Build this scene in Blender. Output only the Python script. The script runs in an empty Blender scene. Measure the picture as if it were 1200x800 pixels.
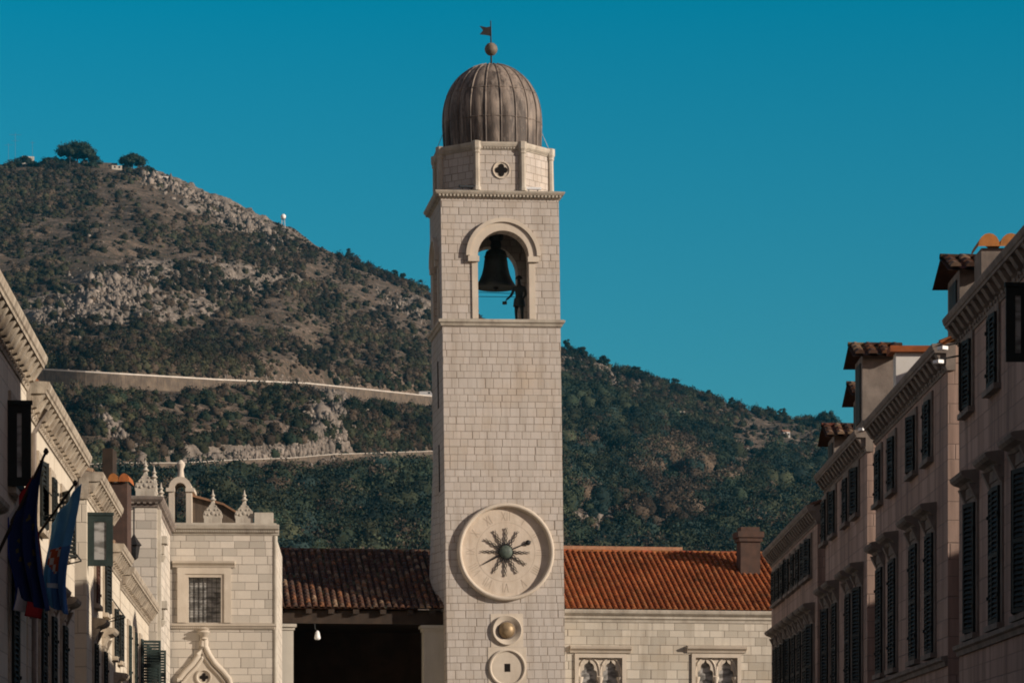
import bpy, math, random
import numpy as np
from mathutils import Vector, Matrix
R = math.radians
random.seed(7); rng = np.random.default_rng(11)
scene = bpy.context.scene
COL = scene.collection

# ------------------------------------------------------------------ camera, sky, sun, exposure
F, HZ, EYE = 3400.0, 960.0, 1.6            # focal length in pixels of a 1200 px wide frame, eye-level row, eye height
cam_d = bpy.data.cameras.new('camera'); cam = bpy.data.objects.new('camera', cam_d); COL.objects.link(cam)
cam.location = (0, 0, EYE); cam.rotation_euler = (R(90), 0, 0)
cam_d.sensor_fit = 'HORIZONTAL'; cam_d.sensor_width = 36; cam_d.lens = F/1200*36
cam_d.shift_y = (HZ-400)/1200; cam_d.clip_start = 0.5; cam_d.clip_end = 20000
scene.camera = cam
SUN_AZ, SUN_EL = R(111), R(17.0)           # azimuth clockwise from +Y
to_sun = Vector((math.sin(SUN_AZ)*math.cos(SUN_EL), math.cos(SUN_AZ)*math.cos(SUN_EL), math.sin(SUN_EL)))
world = bpy.data.worlds.new('World'); scene.world = world; world.use_nodes = True
nt = world.node_tree; nt.nodes.clear()
w_out = nt.nodes.new('ShaderNodeOutputWorld'); w_bg = nt.nodes.new('ShaderNodeBackground')
sky = nt.nodes.new('ShaderNodeTexSky'); sky.sky_type = 'NISHITA'; sky.sun_disc = False
sky.sun_elevation = SUN_EL; sky.sun_rotation = SUN_AZ; sky.air_density = 1.0; sky.dust_density = 0.25; sky.ozone_density = 3.0
# the sky is a deep teal to the north-east (away from the sun) and turns neutral towards the rest of the horizon
tc = nt.nodes.new('ShaderNodeTexCoord'); dt = nt.nodes.new('ShaderNodeVectorMath'); dt.operation = 'DOT_PRODUCT'
dt.inputs[1].default_value = (0, 1, 0)
mr = nt.nodes.new('ShaderNodeMapRange'); mr.inputs['From Min'].default_value = 0.90; mr.inputs['From Max'].default_value = 0.50
mr.interpolation_type = 'SMOOTHSTEP'
tint = nt.nodes.new('ShaderNodeMix'); tint.data_type = 'RGBA'
tint.inputs[7].default_value = (1.6, 0.86, 0.62, 1)
sx_ = nt.nodes.new('ShaderNodeSeparateXYZ'); me_ = nt.nodes.new('ShaderNodeMapRange'); me_.inputs['From Min'].default_value = 0.12; me_.inputs['From Max'].default_value = 0.27
band_ = nt.nodes.new('ShaderNodeMix'); band_.data_type = 'RGBA'; band_.inputs[6].default_value = (0.25, 0.80, 0.78, 1); band_.inputs[7].default_value = (0.005, 0.92, 0.93, 1)
nt.links.new(tc.outputs['Generated'], sx_.inputs[0]); nt.links.new(sx_.outputs[2], me_.inputs['Value']); nt.links.new(me_.outputs[0], band_.inputs[0]); nt.links.new(band_.outputs[2], tint.inputs[6])
mul = nt.nodes.new('ShaderNodeMix'); mul.data_type = 'RGBA'; mul.blend_type = 'MULTIPLY'; mul.inputs[0].default_value = 1
L = nt.links.new
L(tc.outputs['Generated'], dt.inputs[0]); L(dt.outputs['Value'], mr.inputs['Value']); L(mr.outputs['Result'], tint.inputs[0])
L(sky.outputs[0], mul.inputs[6]); L(tint.outputs[2], mul.inputs[7]); L(mul.outputs[2], w_bg.inputs['Color'])
w_bg.inputs['Strength'].default_value = 0.066
L(w_bg.outputs[0], w_out.inputs['Surface'])
sun_d = bpy.data.lights.new('sun', 'SUN'); sun = bpy.data.objects.new('sun', sun_d); COL.objects.link(sun)
sun_d.energy = 3.9; sun_d.angle = R(0.5); sun_d.color = (1.0, 0.88, 0.75)
sun.rotation_euler = (-to_sun).to_track_quat('-Z', 'Y').to_euler(); sun.location = (60, -40, 80)
scene.view_settings.view_transform = 'Standard'; scene.view_settings.look = 'None'
scene.view_settings.exposure = 0.55; scene.view_settings.gamma = 1; scene.view_settings.use_curve_mapping = False
scene.cycles.pixel_filter_type = 'BLACKMAN_HARRIS'; scene.cycles.filter_width = 1.9     # the photograph is a little soft

# ------------------------------------------------------------------ materials
def new_mat(name, rough=0.9):
    m = bpy.data.materials.new(name); m.use_nodes = True
    b = m.node_tree.nodes['Principled BSDF']; b.inputs['Roughness'].default_value = rough
    b.inputs['Specular IOR Level'].default_value = 0.25
    return m, m.node_tree, b
class NT:
    def __init__(s, nt): s.nt = nt
    def n(s, t, **k):
        x = s.nt.nodes.new(t)
        for a, b in k.items(): setattr(x, a, b)
        return x
    def inp(s, sock, v):
        if isinstance(v, bpy.types.NodeSocket): s.nt.links.new(v, sock)
        else: sock.default_value = v
    def math(s, op, a, b=0.0, c=0.0, clamp=False):
        x = s.n('ShaderNodeMath', operation=op, use_clamp=clamp)
        s.inp(x.inputs[0], a); s.inp(x.inputs[1], b); s.inp(x.inputs[2], c)
        return x.outputs[0]
    def comb(s, x, y, z=0.0):
        c = s.n('ShaderNodeCombineXYZ'); s.inp(c.inputs[0], x); s.inp(c.inputs[1], y); s.inp(c.inputs[2], z); return c.outputs[0]
    def noise(s, vec, scale, detail=4, rough=0.55, dist=0.0):
        x = s.n('ShaderNodeTexNoise'); s.inp(x.inputs['Vector'], vec); x.inputs['Scale'].default_value = scale
        x.inputs['Detail'].default_value = detail; x.inputs['Roughness'].default_value = rough; x.inputs['Distortion'].default_value = dist
        return x.outputs['Fac']
    def rng(s, v, a, b, c=0.0, d=1.0, smooth=False):
        x = s.n('ShaderNodeMapRange'); s.inp(x.inputs[0], v)
        if smooth: x.interpolation_type = 'SMOOTHSTEP'
        for i, q in enumerate((a, b, c, d)): x.inputs[i+1].default_value = q
        return x.outputs[0]
    def mix(s, f, a, b, mode='MIX'):
        x = s.n('ShaderNodeMix', data_type='RGBA', blend_type=mode)
        s.inp(x.inputs[0], f)
        for i, q in ((6, a), (7, b)):
            if isinstance(q, (tuple, list)): q = tuple(q)+(1,) if len(q) == 3 else q
            s.inp(x.inputs[i], q)
        return x.outputs[2]
    def bump(s, h, strength, dist, bsdf):
        x = s.n('ShaderNodeBump'); x.inputs['Strength'].default_value = strength; x.inputs['Distance'].default_value = dist
        s.inp(x.inputs['Height'], h); s.nt.links.new(x.outputs[0], bsdf.inputs['Normal'])
    def mapping(s, vec, sc):
        x = s.n('ShaderNodeVectorMath', operation='MULTIPLY'); s.inp(x.inputs[0], vec); x.inputs[1].default_value = sc; return x.outputs[0]

def ashlar(name, c1, c2, mortar, bw=0.45, bh=0.3, mw=0.016, stain=(0.24, 0.19, 0.14), stain_amt=0.35, warm=(0.46, 0.33, 0.2), warm_amt=0.25, jitter=0.5, st0=0.52):
    m, t, b = new_mat(name); g = NT(t)
    uv = g.n('ShaderNodeUVMap', uv_map='UVMap').outputs[0]
    obj = g.n('ShaderNodeTexCoord').outputs['Object']
    wob = g.noise(uv, 2.2, 2)
    sp = g.n('ShaderNodeSeparateXYZ'); g.inp(sp.inputs[0], uv); u, v = sp.outputs[0], sp.outputs[1]
    v2 = g.math('ADD', v, g.math('MULTIPLY', g.math('SUBTRACT', wob, 0.5), 0.012))
    vv = g.math('ADD', g.math('DIVIDE', v2, bh), g.math('MULTIPLY', g.noise(g.comb(0.0, v), 1.3, 1), 1.1))
    row = g.math('FLOOR', vv); fv = g.math('FRACT', vv)
    wr = g.n('ShaderNodeTexWhiteNoise', noise_dimensions='1D'); g.inp(wr.inputs['W'], row)
    uu = g.math('ADD', g.math('DIVIDE', u, bw), g.math('MULTIPLY', wr.outputs['Value'], 9.0))
    uu = g.math('ADD', uu, g.math('MULTIPLY', g.noise(g.comb(g.math('DIVIDE', u, bw), g.math('MULTIPLY', row, 5.31)), 0.75, 0), jitter*2.2))
    col = g.math('FLOOR', uu); fu = g.math('FRACT', uu)
    wc = g.n('ShaderNodeTexWhiteNoise', noise_dimensions='2D'); g.inp(wc.inputs['Vector'], g.comb(col, row))
    du = g.math('MULTIPLY', g.math('MINIMUM', fu, g.math('SUBTRACT', 1.0, fu)), bw)
    dv = g.math('MULTIPLY', g.math('MINIMUM', fv, g.math('SUBTRACT', 1.0, fv)), bh)
    d = g.math('ADD', g.math('MINIMUM', du, dv), g.math('MULTIPLY', g.math('SUBTRACT', g.noise(uv, 9, 3), 0.5), mw*0.9))
    joint = g.rng(d, mw*0.55, mw*1.35, 1.0, 0.0, True)
    big = g.noise(obj, 0.45, 5, 0.6)
    fine = g.noise(uv, 7, 5, 0.65)
    c = g.mix(g.math('POWER', wc.outputs['Value'], 1.3), c1, c2)
    sepc = g.n('ShaderNodeSeparateColor'); g.inp(sepc.inputs[0], wc.outputs['Color'])
    c = g.mix(g.math('MULTIPLY', g.math('GREATER_THAN', sepc.outputs[1], 0.88), 0.22), c, tuple(x*0.72 for x in c1))
    c = g.mix(g.math('MULTIPLY', g.rng(big, 0.5, 0.72), warm_amt), c, warm)
    streak = g.noise(g.mapping(uv, (2.2, 0.16, 1)), 1.0, 5, 0.6)
    c = g.mix(g.math('MULTIPLY', g.rng(streak, st0, st0+0.22), stain_amt), c, stain)
    c = g.mix(g.rng(fine, 0.25, 0.75, 0.35, 0.0), c, tuple(x*0.74 for x in c1))
    c = g.mix(g.math('MULTIPLY', joint, g.rng(g.noise(uv, 1.1, 3), 0.3, 0.65, 0.5, 1.0)), c, mortar)
    g.inp(b.inputs['Base Color'], c)
    h = g.math('SUBTRACT', g.math('ADD', g.math('MULTIPLY', fine, 0.35), g.math('MULTIPLY', wc.outputs['Value'], 0.3)), g.math('MULTIPLY', joint, 1.0))
    g.bump(h, 0.6, 0.02, b)
    return m

def plain(name, c1, c2, scale=1.5, stain=None, stain_amt=0.4, rough=0.88, bump=0.25, metal=0.0):
    m, t, b = new_mat(name, rough); g = NT(t)
    obj = g.n('ShaderNodeTexCoord').outputs['Object']
    n1 = g.noise(obj, scale, 6, 0.62)
    c = g.mix(g.rng(n1, 0.34, 0.64), c1, c2)
    if stain:
        n2 = g.noise(g.mapping(obj, (3.0, 3.0, 0.35)), 1.0, 5, 0.65)
        c = g.mix(g.math('MULTIPLY', g.rng(n2, 0.48, 0.7), stain_amt), c, stain)
    g.inp(b.inputs['Base Color'], c); b.inputs['Metallic'].default_value = metal
    if bump: g.bump(g.noise(obj, scale*9, 4, 0.6), bump, 0.02, b)
    return m

def attr_mat(name, rough=0.9, var=0.25, scale=6, bump=0.3, spec=0.2):
    m, t, b = new_mat(name, rough); g = NT(t); b.inputs['Specular IOR Level'].default_value = spec
    a = g.n('ShaderNodeVertexColor', layer_name='Col').outputs[0]
    obj = g.n('ShaderNodeTexCoord').outputs['Object']
    n1 = g.noise(obj, scale, 5, 0.6)
    c = g.mix(g.rng(n1, 0.3, 0.7, var*2, 0.0), a, (0.02, 0.016, 0.013))
    g.inp(b.inputs['Base Color'], c)
    if bump: g.bump(n1, bump, 0.02, b)
    return m

M = {}
M['tower'] = ashlar('tower_limestone', (0.500, 0.455, 0.409), (0.430, 0.387, 0.338), (0.220, 0.183, 0.147), 0.355, 0.30, 0.0135, stain_amt=0.45, warm_amt=0.4, st0=0.48)
M['palace'] = ashlar('palace_limestone', (0.62, 0.56, 0.475), (0.400, 0.366, 0.311), (0.220, 0.188, 0.158), 0.54, 0.31, 0.011, stain_amt=0.28, warm_amt=0.12)
M['wing'] = ashlar('wing_limestone', (0.57, 0.52, 0.435), (0.370, 0.334, 0.273), (0.190, 0.162, 0.131), 0.54, 0.33, 0.012, stain=(0.200, 0.157, 0.109), stain_amt=0.45, warm=(0.420, 0.303, 0.174), warm_amt=0.4)
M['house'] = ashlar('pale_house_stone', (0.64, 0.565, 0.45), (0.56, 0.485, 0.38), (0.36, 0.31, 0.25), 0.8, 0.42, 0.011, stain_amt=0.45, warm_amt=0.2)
M['house_shade_rose'] = ashlar('shade_tinted_house_stone', (0.46, 0.325, 0.265), (0.37, 0.255, 0.205), (0.22, 0.165, 0.14), 0.75, 0.40, 0.011, stain=(0.13, 0.09, 0.075), stain_amt=0.8, st0=0.45, warm=(0.33, 0.24, 0.18), warm_amt=0.55)  # rosy tint put into the stone colour to warm the shaded fronts
M['trim'] = plain('carved_limestone', (0.500, 0.460, 0.387), (0.380, 0.340, 0.278), 1.6, (0.200, 0.167, 0.136), 0.5)
M['trim_old'] = plain('weathered_cornice_stone', (0.50, 0.43, 0.335), (0.30, 0.245, 0.185), 3.2, (0.13, 0.105, 0.08), 0.75, bump=0.5)
M['trim_clean'] = plain('smooth_limestone', (0.560, 0.496, 0.409), (0.480, 0.418, 0.338), 1.2, (0.360, 0.298, 0.234), 0.3, bump=0.12)
M['dial'] = plain('worn_dial_stone', (0.58, 0.50, 0.41), (0.49, 0.415, 0.33), 2.2, (0.36, 0.285, 0.215), 0.55, bump=0.1)
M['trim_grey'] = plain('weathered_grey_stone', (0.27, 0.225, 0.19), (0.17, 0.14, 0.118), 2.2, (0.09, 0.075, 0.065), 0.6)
M['plaster'] = plain('smooth_pale_plaster', (0.500, 0.470, 0.403), (0.440, 0.408, 0.349), 0.8, (0.320, 0.282, 0.229), 0.3, bump=0.08)
M['plaster_white'] = plain('white_plaster', (0.72, 0.70, 0.66), (0.62, 0.59, 0.54), 0.9, (0.4, 0.36, 0.31), 0.3, bump=0.08)
def lead_mat():
    m, t, b = new_mat('weathered_lead_sheet', 0.65); g = NT(t); obj = g.n('ShaderNodeTexCoord').outputs['Object']
    n1 = g.noise(obj, 1.1, 6, 0.65); n2 = g.noise(g.mapping(obj, (4.2, 4.2, 0.5)), 1.0, 6, 0.7); n3 = g.noise(g.mapping(obj, (7.0, 7.0, 1.6)), 1.0, 4, 0.7)
    c = g.mix(g.rng(n1, 0.34, 0.66), (0.275, 0.225, 0.185), (0.155, 0.128, 0.108))
    z = g.n('ShaderNodeSeparateXYZ'); g.inp(z.inputs[0], obj); low = g.rng(z.outputs[2], 29.0, 30.6, 0.13, 0.0)
    c = g.mix(g.math('MULTIPLY', g.rng(g.math('ADD', n2, low), 0.47, 0.62), 0.85), c, (0.045, 0.037, 0.033))
    c = g.mix(g.math('MULTIPLY', g.rng(n3, 0.58, 0.7), 0.5), c, (0.33, 0.28, 0.235))
    g.inp(b.inputs['Base Color'], c); g.bump(n3, 0.35, 0.03, b); return m
M['lead'] = lead_mat()
M['ball'] = plain('old_copper_ball', (0.20, 0.16, 0.12), (0.12, 0.1, 0.08), 4, None, rough=0.6)
M['bronze'] = plain('dark_bronze', (0.035, 0.04, 0.036), (0.018, 0.02, 0.018), 3, (0.05, 0.075, 0.06), 0.5, rough=0.5, metal=0.5)
M['iron'] = plain('black_iron', (0.022, 0.02, 0.019), (0.012, 0.011, 0.011), 6, None, rough=0.6)
M['patina'] = plain('green_copper_patina', (0.10, 0.125, 0.10), (0.045, 0.06, 0.05), 6, None, rough=0.55)
M['gilt'] = plain('worn_gilding', (0.42, 0.31, 0.18), (0.17, 0.12, 0.07), 2.2, None, rough=0.5, metal=0.3)
M['dark'] = plain('painted_hollow_shade', (0.012, 0.009, 0.007), (0.008, 0.006, 0.005), 1, None, rough=1.0, bump=0)  # near-black colour imitates the shade inside openings
M['hall_inside'] = plain('shade_toned_hall_plaster', (0.13, 0.09, 0.06), (0.085, 0.06, 0.042), 1, None, rough=1.0, bump=0)  # dark colour stands in for the deep shade inside the hall
M['brown_brick'] = plain('shade_toned_brown_brick', (0.10, 0.058, 0.043), (0.06, 0.038, 0.03), 3, (0.05, 0.04, 0.035), 0.5)  # brown brick darkened in colour to imitate shade on the chimney
M['wood'] = plain('old_dark_wood', (0.05, 0.034, 0.024), (0.028, 0.02, 0.015), 3, None)
M['shutter'] = plain('dark_green_shutter_paint', (0.016, 0.019, 0.017), (0.010, 0.012, 0.011), 3, None, rough=0.7)
M['shutter_green'] = plain('green_shutter_paint', (0.030, 0.045, 0.040), (0.02, 0.03, 0.027), 3, None, rough=0.6)
M['shutter_rust'] = plain('red_brown_shutter_paint', (0.10, 0.045, 0.03), (0.06, 0.028, 0.02), 3, None, rough=0.7)
M['tile'] = attr_mat('terracotta_tile', 0.85, 0.22, 5)
M['cloth'] = attr_mat('flag_cloth', 0.95, 0.08, 3, 0.1)
M['numeral'] = plain('engraved_numeral_fill', (0.42, 0.35, 0.275), (0.35, 0.29, 0.225), 5, None)
M['white_paint'] = plain('white_paint', (0.8, 0.8, 0.78), (0.72, 0.72, 0.70), 2, None, rough=0.4, bump=0)
M['grey_metal'] = plain('galvanised_metal', (0.35, 0.35, 0.35), (0.25, 0.25, 0.25), 3, None, rough=0.5, bump=0, metal=0.4)
M['mast'] = plain('dull_grey_mast_paint', (0.16, 0.16, 0.16), (0.11, 0.11, 0.11), 3, None, bump=0)
M['rubber'] = plain('black_rubber', (0.02, 0.02, 0.02), (0.015, 0.015, 0.015), 3, None, bump=0)
M['asphalt'] = plain('pale_worn_asphalt', (0.30, 0.27, 0.24), (0.22, 0.2, 0.18), 0.3, None, bump=0)
M['hill_wall'] = plain('tan_retaining_masonry', (0.15, 0.115, 0.082), (0.075, 0.057, 0.043), 0.35, (0.035, 0.03, 0.025), 0.85)
M['parapet'] = plain('pale_concrete_parapet', (0.55, 0.51, 0.45), (0.42, 0.38, 0.33), 0.4, None)
M['paving'] = plain('polished_street_limestone', (0.42, 0.38, 0.32), (0.34, 0.30, 0.25), 0.8, None, rough=0.45, bump=0.1)
M['earth'] = plain('dry_ground', (0.17, 0.14, 0.10), (0.10, 0.09, 0.06), 0.05, None)
def glass_mat():
    m, t, b = new_mat('window_glass', 0.12); b.inputs['Base Color'].default_value = (0.035, 0.04, 0.042, 1)
    b.inputs['Specular IOR Level'].default_value = 0.6; return m
M['glass'] = glass_mat()
def lead_glass_mat():
    m, t, b = new_mat('pale_leaded_glass', 0.25); g = NT(t)
    obj = g.n('ShaderNodeTexCoord').outputs['Object']
    c = g.mix(g.rng(g.noise(g.mapping(obj, (1, 1, 2.5)), 2.3, 2), 0.4, 0.6), (0.13, 0.125, 0.115), (0.36, 0.35, 0.33))
    g.inp(b.inputs['Base Color'], c); b.inputs['Specular IOR Level'].default_value = 0.5; return m
M['lead_glass'] = lead_glass_mat()
def lamp_glass_mat():
    m, t, b = new_mat('lamp_glass', 0.2); b.inputs['Base Color'].default_value = (0.75, 0.75, 0.74, 1); return m  # one even pale glass colour
M['lamp_glass'] = lamp_glass_mat()

# ------------------------------------------------------------------ mesh helpers
class MB:
    def __init__(s): s.v = []; s.f = []; s.c = []; s.col = None
    def add(s, pts, faces, col=None):
        o = len(s.v); s.v += [tuple(p) for p in pts]
        for f in faces: s.f.append(tuple(i+o for i in f)); s.c.append(col or s.col)
        return s
    def quad(s, *p, col=None): return s.add(p, [tuple(range(len(p)))], col)
    def box(s, x0, x1, y0, y1, z0, z1, col=None, M4=None):
        p = [(x0,y0,z0),(x1,y0,z0),(x1,y1,z0),(x0,y1,z0),(x0,y0,z1),(x1,y0,z1),(x1,y1,z1),(x0,y1,z1)]
        if M4 is not None: p = [tuple(M4 @ Vector(q)) for q in p]
        return s.add(p, [(0,3,2,1),(4,5,6,7),(0,1,5,4),(1,2,6,5),(2,3,7,6),(3,0,4,7)], col)
    def prof(s, pts, x0, x1, col=None, axis=None):
        """closed cross-section of (outward, z) extruded along x; outward is -y"""
        n = len(pts); a = [(x0, -o, z) for o, z in pts]; b = [(x1, -o, z) for o, z in pts]
        if axis: a = [axis(*q) for q in a]; b = [axis(*q) for q in b]
        return s.add(a+b, [(i, (i+1) % n, (i+1) % n+n, i+n) for i in range(n)]+[tuple(range(n))[::-1], tuple(range(n, 2*n))], col)
    def plate(s, pts, y0, y1, col=None):
        """outline of (x, z) points, counter-clockwise seen from -y, given a thickness from y0 (front) to y1"""
        n = len(pts); a = [(x, y0, z) for x, z in pts]; b = [(x, y1, z) for x, z in pts]
        return s.add(a+b, [tuple(range(n)), tuple(range(n, 2*n))[::-1]]+[((i+1) % n, i, i+n, (i+1) % n+n) for i in range(n)], col)
    def lathe(s, prof, n=24, c=(0,0,0), col=None, axis='z', a0=0.0):
        o = []
        for r, z in prof:
            for i in range(n):
                a = 2*math.pi*i/n+a0
                p = (r*math.cos(a), r*math.sin(a), z) if axis == 'z' else (r*math.cos(a), -z, r*math.sin(a))
                o.append((p[0]+c[0], p[1]+c[1], p[2]+c[2]))
        fs = []
        for k in range(len(prof)-1):
            for i in range(n):
                j = (i+1) % n; fs.append((k*n+i, k*n+j, (k+1)*n+j, (k+1)*n+i))
        fs.append(tuple(range(n))[::-1]); fs.append(tuple(range((len(prof)-1)*n, len(prof)*n)))
        return s.add(o, fs, col)
    def tube(s, pts, r, n=6, col=None):
        pts = [Vector(p) for p in pts]; rr = r if isinstance(r, (list, tuple)) else [r]*len(pts); o = []
        for i, p in enumerate(pts):
            t = (pts[min(i+1, len(pts)-1)]-pts[max(i-1, 0)]).normalized()
            a = t.orthogonal().normalized() if abs(t.z) > 0.95 else t.cross(Vector((0,0,1))).normalized()
            b = t.cross(a)
            for k in range(n):
                q = 2*math.pi*k/n; o.append(p+a*(rr[i]*math.cos(q))+b*(rr[i]*math.sin(q)))
        fs = [(k*n+i, k*n+(i+1) % n, (k+1)*n+(i+1) % n, (k+1)*n+i) for k in range(len(pts)-1) for i in range(n)]
        fs += [tuple(range(n))[::-1], tuple(range((len(pts)-1)*n, len(pts)*n))]
        return s.add(o, fs, col)
    def mesh(s, name, mat, smooth=None):
        me = bpy.data.meshes.new(name); me.from_pydata(s.v, [], s.f); me.update()
        uvl = me.uv_layers.new(name='UVMap'); nl = len(me.loops); uv = np.zeros((nl, 2), dtype=np.float32); k = 0
        Z = Vector((0,0,1))
        for p in me.polygons:
            nn = p.normal; t = Z.cross(nn)
            t = Vector((1,0,0)) if t.length < 0.05 else t.normalized()
            b = nn.cross(t)
            for li in p.loop_indices:
                q = me.vertices[me.loops[li].vertex_index].co; uv[li] = (q.dot(t), q.dot(b))
        uvl.data.foreach_set('uv', uv.ravel())
        if any(c is not None for c in s.c):
            ca = me.color_attributes.new('Col', 'FLOAT_COLOR', 'CORNER'); arr = np.ones((nl, 4), dtype=np.float32)
            for p, c in zip(me.polygons, s.c):
                if c is not None: arr[p.loop_start:p.loop_start+p.loop_total, :3] = c
            ca.data.foreach_set('color', arr.ravel())
        me.materials.append(mat)
        if smooth is not None:
            me.polygons.foreach_set('use_smooth', [True]*len(me.polygons)); me.set_sharp_from_angle(angle=R(smooth))
        return me
    def build(s, name, mat, parent=None, smooth=None, loc=(0,0,0), rot=(0,0,0)):
        return obj(name, s.mesh(name, mat, smooth), parent, loc, rot)
def obj(name, me, parent=None, loc=(0,0,0), rot=(0,0,0)):
    o = bpy.data.objects.new(name, me); COL.objects.link(o); o.location = loc; o.rotation_euler = rot
    if parent is not None: o.parent = parent
    return o
def tag(o, label=None, cat=None, group=None, kind=None):
    for k, v in (('label', label), ('category', cat), ('group', group), ('kind', kind)):
        if v: o[k] = v
    return o
def thing(name, label, cat, loc=(0,0,0), rz=0.0, group=None, ry=0.0):
    o = bpy.data.objects.new(name, None); COL.objects.link(o); o.empty_display_size = 0.5
    o.location = loc; o.rotation_euler = (0, ry, rz); return tag(o, label, cat, group)
class Fr:
    """a ground frame: x along a facade, -y out of it, z up"""
    def __init__(s, x, y, rz): s.o = (x, y); s.rz = rz; s.c = math.cos(rz); s.s = math.sin(rz)
    def w(s, x, y, z): return (s.o[0]+x*s.c-y*s.s, s.o[1]+x*s.s+y*s.c, z)
    def at(s, px, py, yl=0.0):
        """local x, z where the line of sight through a photo pixel meets the plane y = yl"""
        dx, dz = (px-600)/F, (HZ-py)/F
        ox, oy = s.o; ny = (-s.s, s.c)
        t = (yl+ny[0]*ox+ny[1]*oy)/(ny[0]*dx+ny[1])
        wx, wy = dx*t-ox, t-oy
        return wx*s.c+wy*s.s, EYE+dz*t
def sight(px, py, d): return ((px-600)/F*d, d, EYE+(HZ-py)/F*d)

def wall_holes(mb, x0, x1, z0, z1, holes, y=0.0, rd=0.25):
    xs = sorted({x0, x1, *[h[0] for h in holes], *[h[1] for h in holes]}); zs = sorted({z0, z1, *[h[2] for h in holes], *[h[3] for h in holes]})
    xs = [x for x in xs if x0 <= x <= x1]; zs = [z for z in zs if z0 <= z <= z1]
    for i in range(len(xs)-1):
        for k in range(len(zs)-1):
            cx, cz = (xs[i]+xs[i+1])/2, (zs[k]+zs[k+1])/2
            if any(h[0] < cx < h[1] and h[2] < cz < h[3] for h in holes): continue
            mb.quad((xs[i],y,zs[k]),(xs[i+1],y,zs[k]),(xs[i+1],y,zs[k+1]),(xs[i],y,zs[k+1]))
    for a, b, c, d in holes:
        e = y+rd
        mb.quad((a,y,c),(a,y,d),(a,e,d),(a,e,c)); mb.quad((b,y,d),(b,y,c),(b,e,c),(b,e,d))
        mb.quad((b,y,c),(a,y,c),(a,e,c),(b,e,c)); mb.quad((a,y,d),(b,y,d),(b,e,d),(a,e,d))
def body_rest(mb, x0, x1, y0, y1, z0, z1, top=True):
    mb.quad((x1,y0,z0),(x1,y1,z0),(x1,y1,z1),(x1,y0,z1)); mb.quad((x1,y1,z0),(x0,y1,z0),(x0,y1,z1),(x1,y1,z1))
    mb.quad((x0,y1,z0),(x0,y0,z0),(x0,y0,z1),(x0,y1,z1))
    if top: mb.quad((x0,y0,z1),(x1,y0,z1),(x1,y1,z1),(x0,y1,z1))

def tile_roof(mb, x0, x1, ye, ze, yr, zr, pitch=0.23, tl=0.36, pal=None, seg=5, skewx=0.0):
    """barrel tiles on a slope from eave (ye, ze) up to ridge (yr, zr), running along x"""
    S = math.hypot(yr-ye, zr-ze); dy, dz = (yr-ye)/S, (zr-ze)/S; ny, nz = -dz*(1 if dy > 0 else -1), abs(dy)
    nc = max(2, int(round((x1-x0)/pitch))); p = (x1-x0)/nc; nr = max(2, int(round(S/tl))); t = S/nr
    pal = pal or [(0.34,0.12,0.05)]
    sag0 = random.random()*6
    def P(x, s_, h): h = h+.022*math.sin(x*.9+sag0)*math.sin(s_*.8)+.012*math.sin(x*2.3+s_); return (x, ye+dy*s_+ny*h, ze+dz*s_+nz*h)
    for i in range(nc):
        xc = x0+(i+0.5)*p; jx = random.uniform(-0.008, 0.008)
        for k in range(nr):
            if skewx and xc < skewx*(ye+dy*(k+1)*t)-.05: continue
            s0, s1 = k*t-0.03, min((k+1)*t+0.03, S); base = random.choice(pal); q = random.uniform(0.84, 1.1)*(1+.16*math.sin(xc*1.3+sag0)*math.sin(k*.55+sag0*2)); col = tuple(c*q for c in base)
            if random.random() < .07: q = random.choice((.6, .75, 1.3)); col = tuple(c*q for c in col)
            r0, r1 = p*0.36, p*0.29; h0, h1 = 0.045+random.uniform(0, .012), 0.022
            pts = []
            for s_, r, h in ((s0, r0, h0), (s1, r1, h1)):
                for a in range(seg+1):
                    w = math.pi*a/seg; pts.append(P(xc+jx-r*math.cos(w), s_, h+r*0.85*math.sin(w)))
            n = seg+1
            mb.add(pts, [(a, a+1, n+a+1, n+a) for a in range(seg)]+[tuple(range(n))[::-1]], col)
            # channel tile between two covers
            dcol = tuple(c*random.uniform(0.6, 0.95) for c in random.choice(pal))
            mb.quad(P(xc+p*0.5-p*0.26, s0, .03), P(xc+p*0.5, s0, 0.0), P(xc+p*0.5, s1, -.012), P(xc+p*0.5-p*0.26, s1, .012), col=dcol)
            mb.quad(P(xc+p*0.5, s0, 0.0), P(xc+p*0.5+p*0.26, s0, .03), P(xc+p*0.5+p*0.26, s1, .012), P(xc+p*0.5, s1, -.012), col=dcol)
    sk_ = lambda s_: x0+max(0.0, skewx*(ye+dy*s_))
    mb.quad(P(sk_(0), 0, -.03), P(x1, 0, -.03), P(x1, S, -.03), P(sk_(S), S, -.03), col=(0.10, 0.05, 0.03))
    # ridge tiles
    rr = 0.11; n = max(2, int((x1-x0)/0.42))
    for k in range(n):
        a, b = x0+(x1-x0)*k/n, x0+(x1-x0)*(k+1)/n+0.03
        if skewx and a < skewx*yr-.05: continue
        col = tuple(c*random.uniform(.8, 1.1) for c in random.choice(pal)); pts = []
        for x, r in ((a, rr), (b, rr*0.85)):
            for j in range(7):
                w = math.pi*j/6; pts.append((x, yr-r*math.cos(w), zr+r*math.sin(w)-0.01))
        mb.add(pts, [(j, j+1, 8+j, 7+j) for j in range(6)]+[tuple(range(7))[::-1]], col)
RED = [(0.36,0.106,0.033),(0.33,0.095,0.03),(0.39,0.13,0.046),(0.30,0.088,0.029),(0.35,0.125,0.045)]
OLD = [(0.15,0.07,0.043),(0.19,0.12,0.08),(0.12,0.065,0.042),(0.26,0.115,0.055),(0.33,0.22,0.14),(0.11,0.068,0.052),(0.14,0.075,0.05)]  # aged tile tones, darkened to deepen the shade on the hall roof
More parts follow.
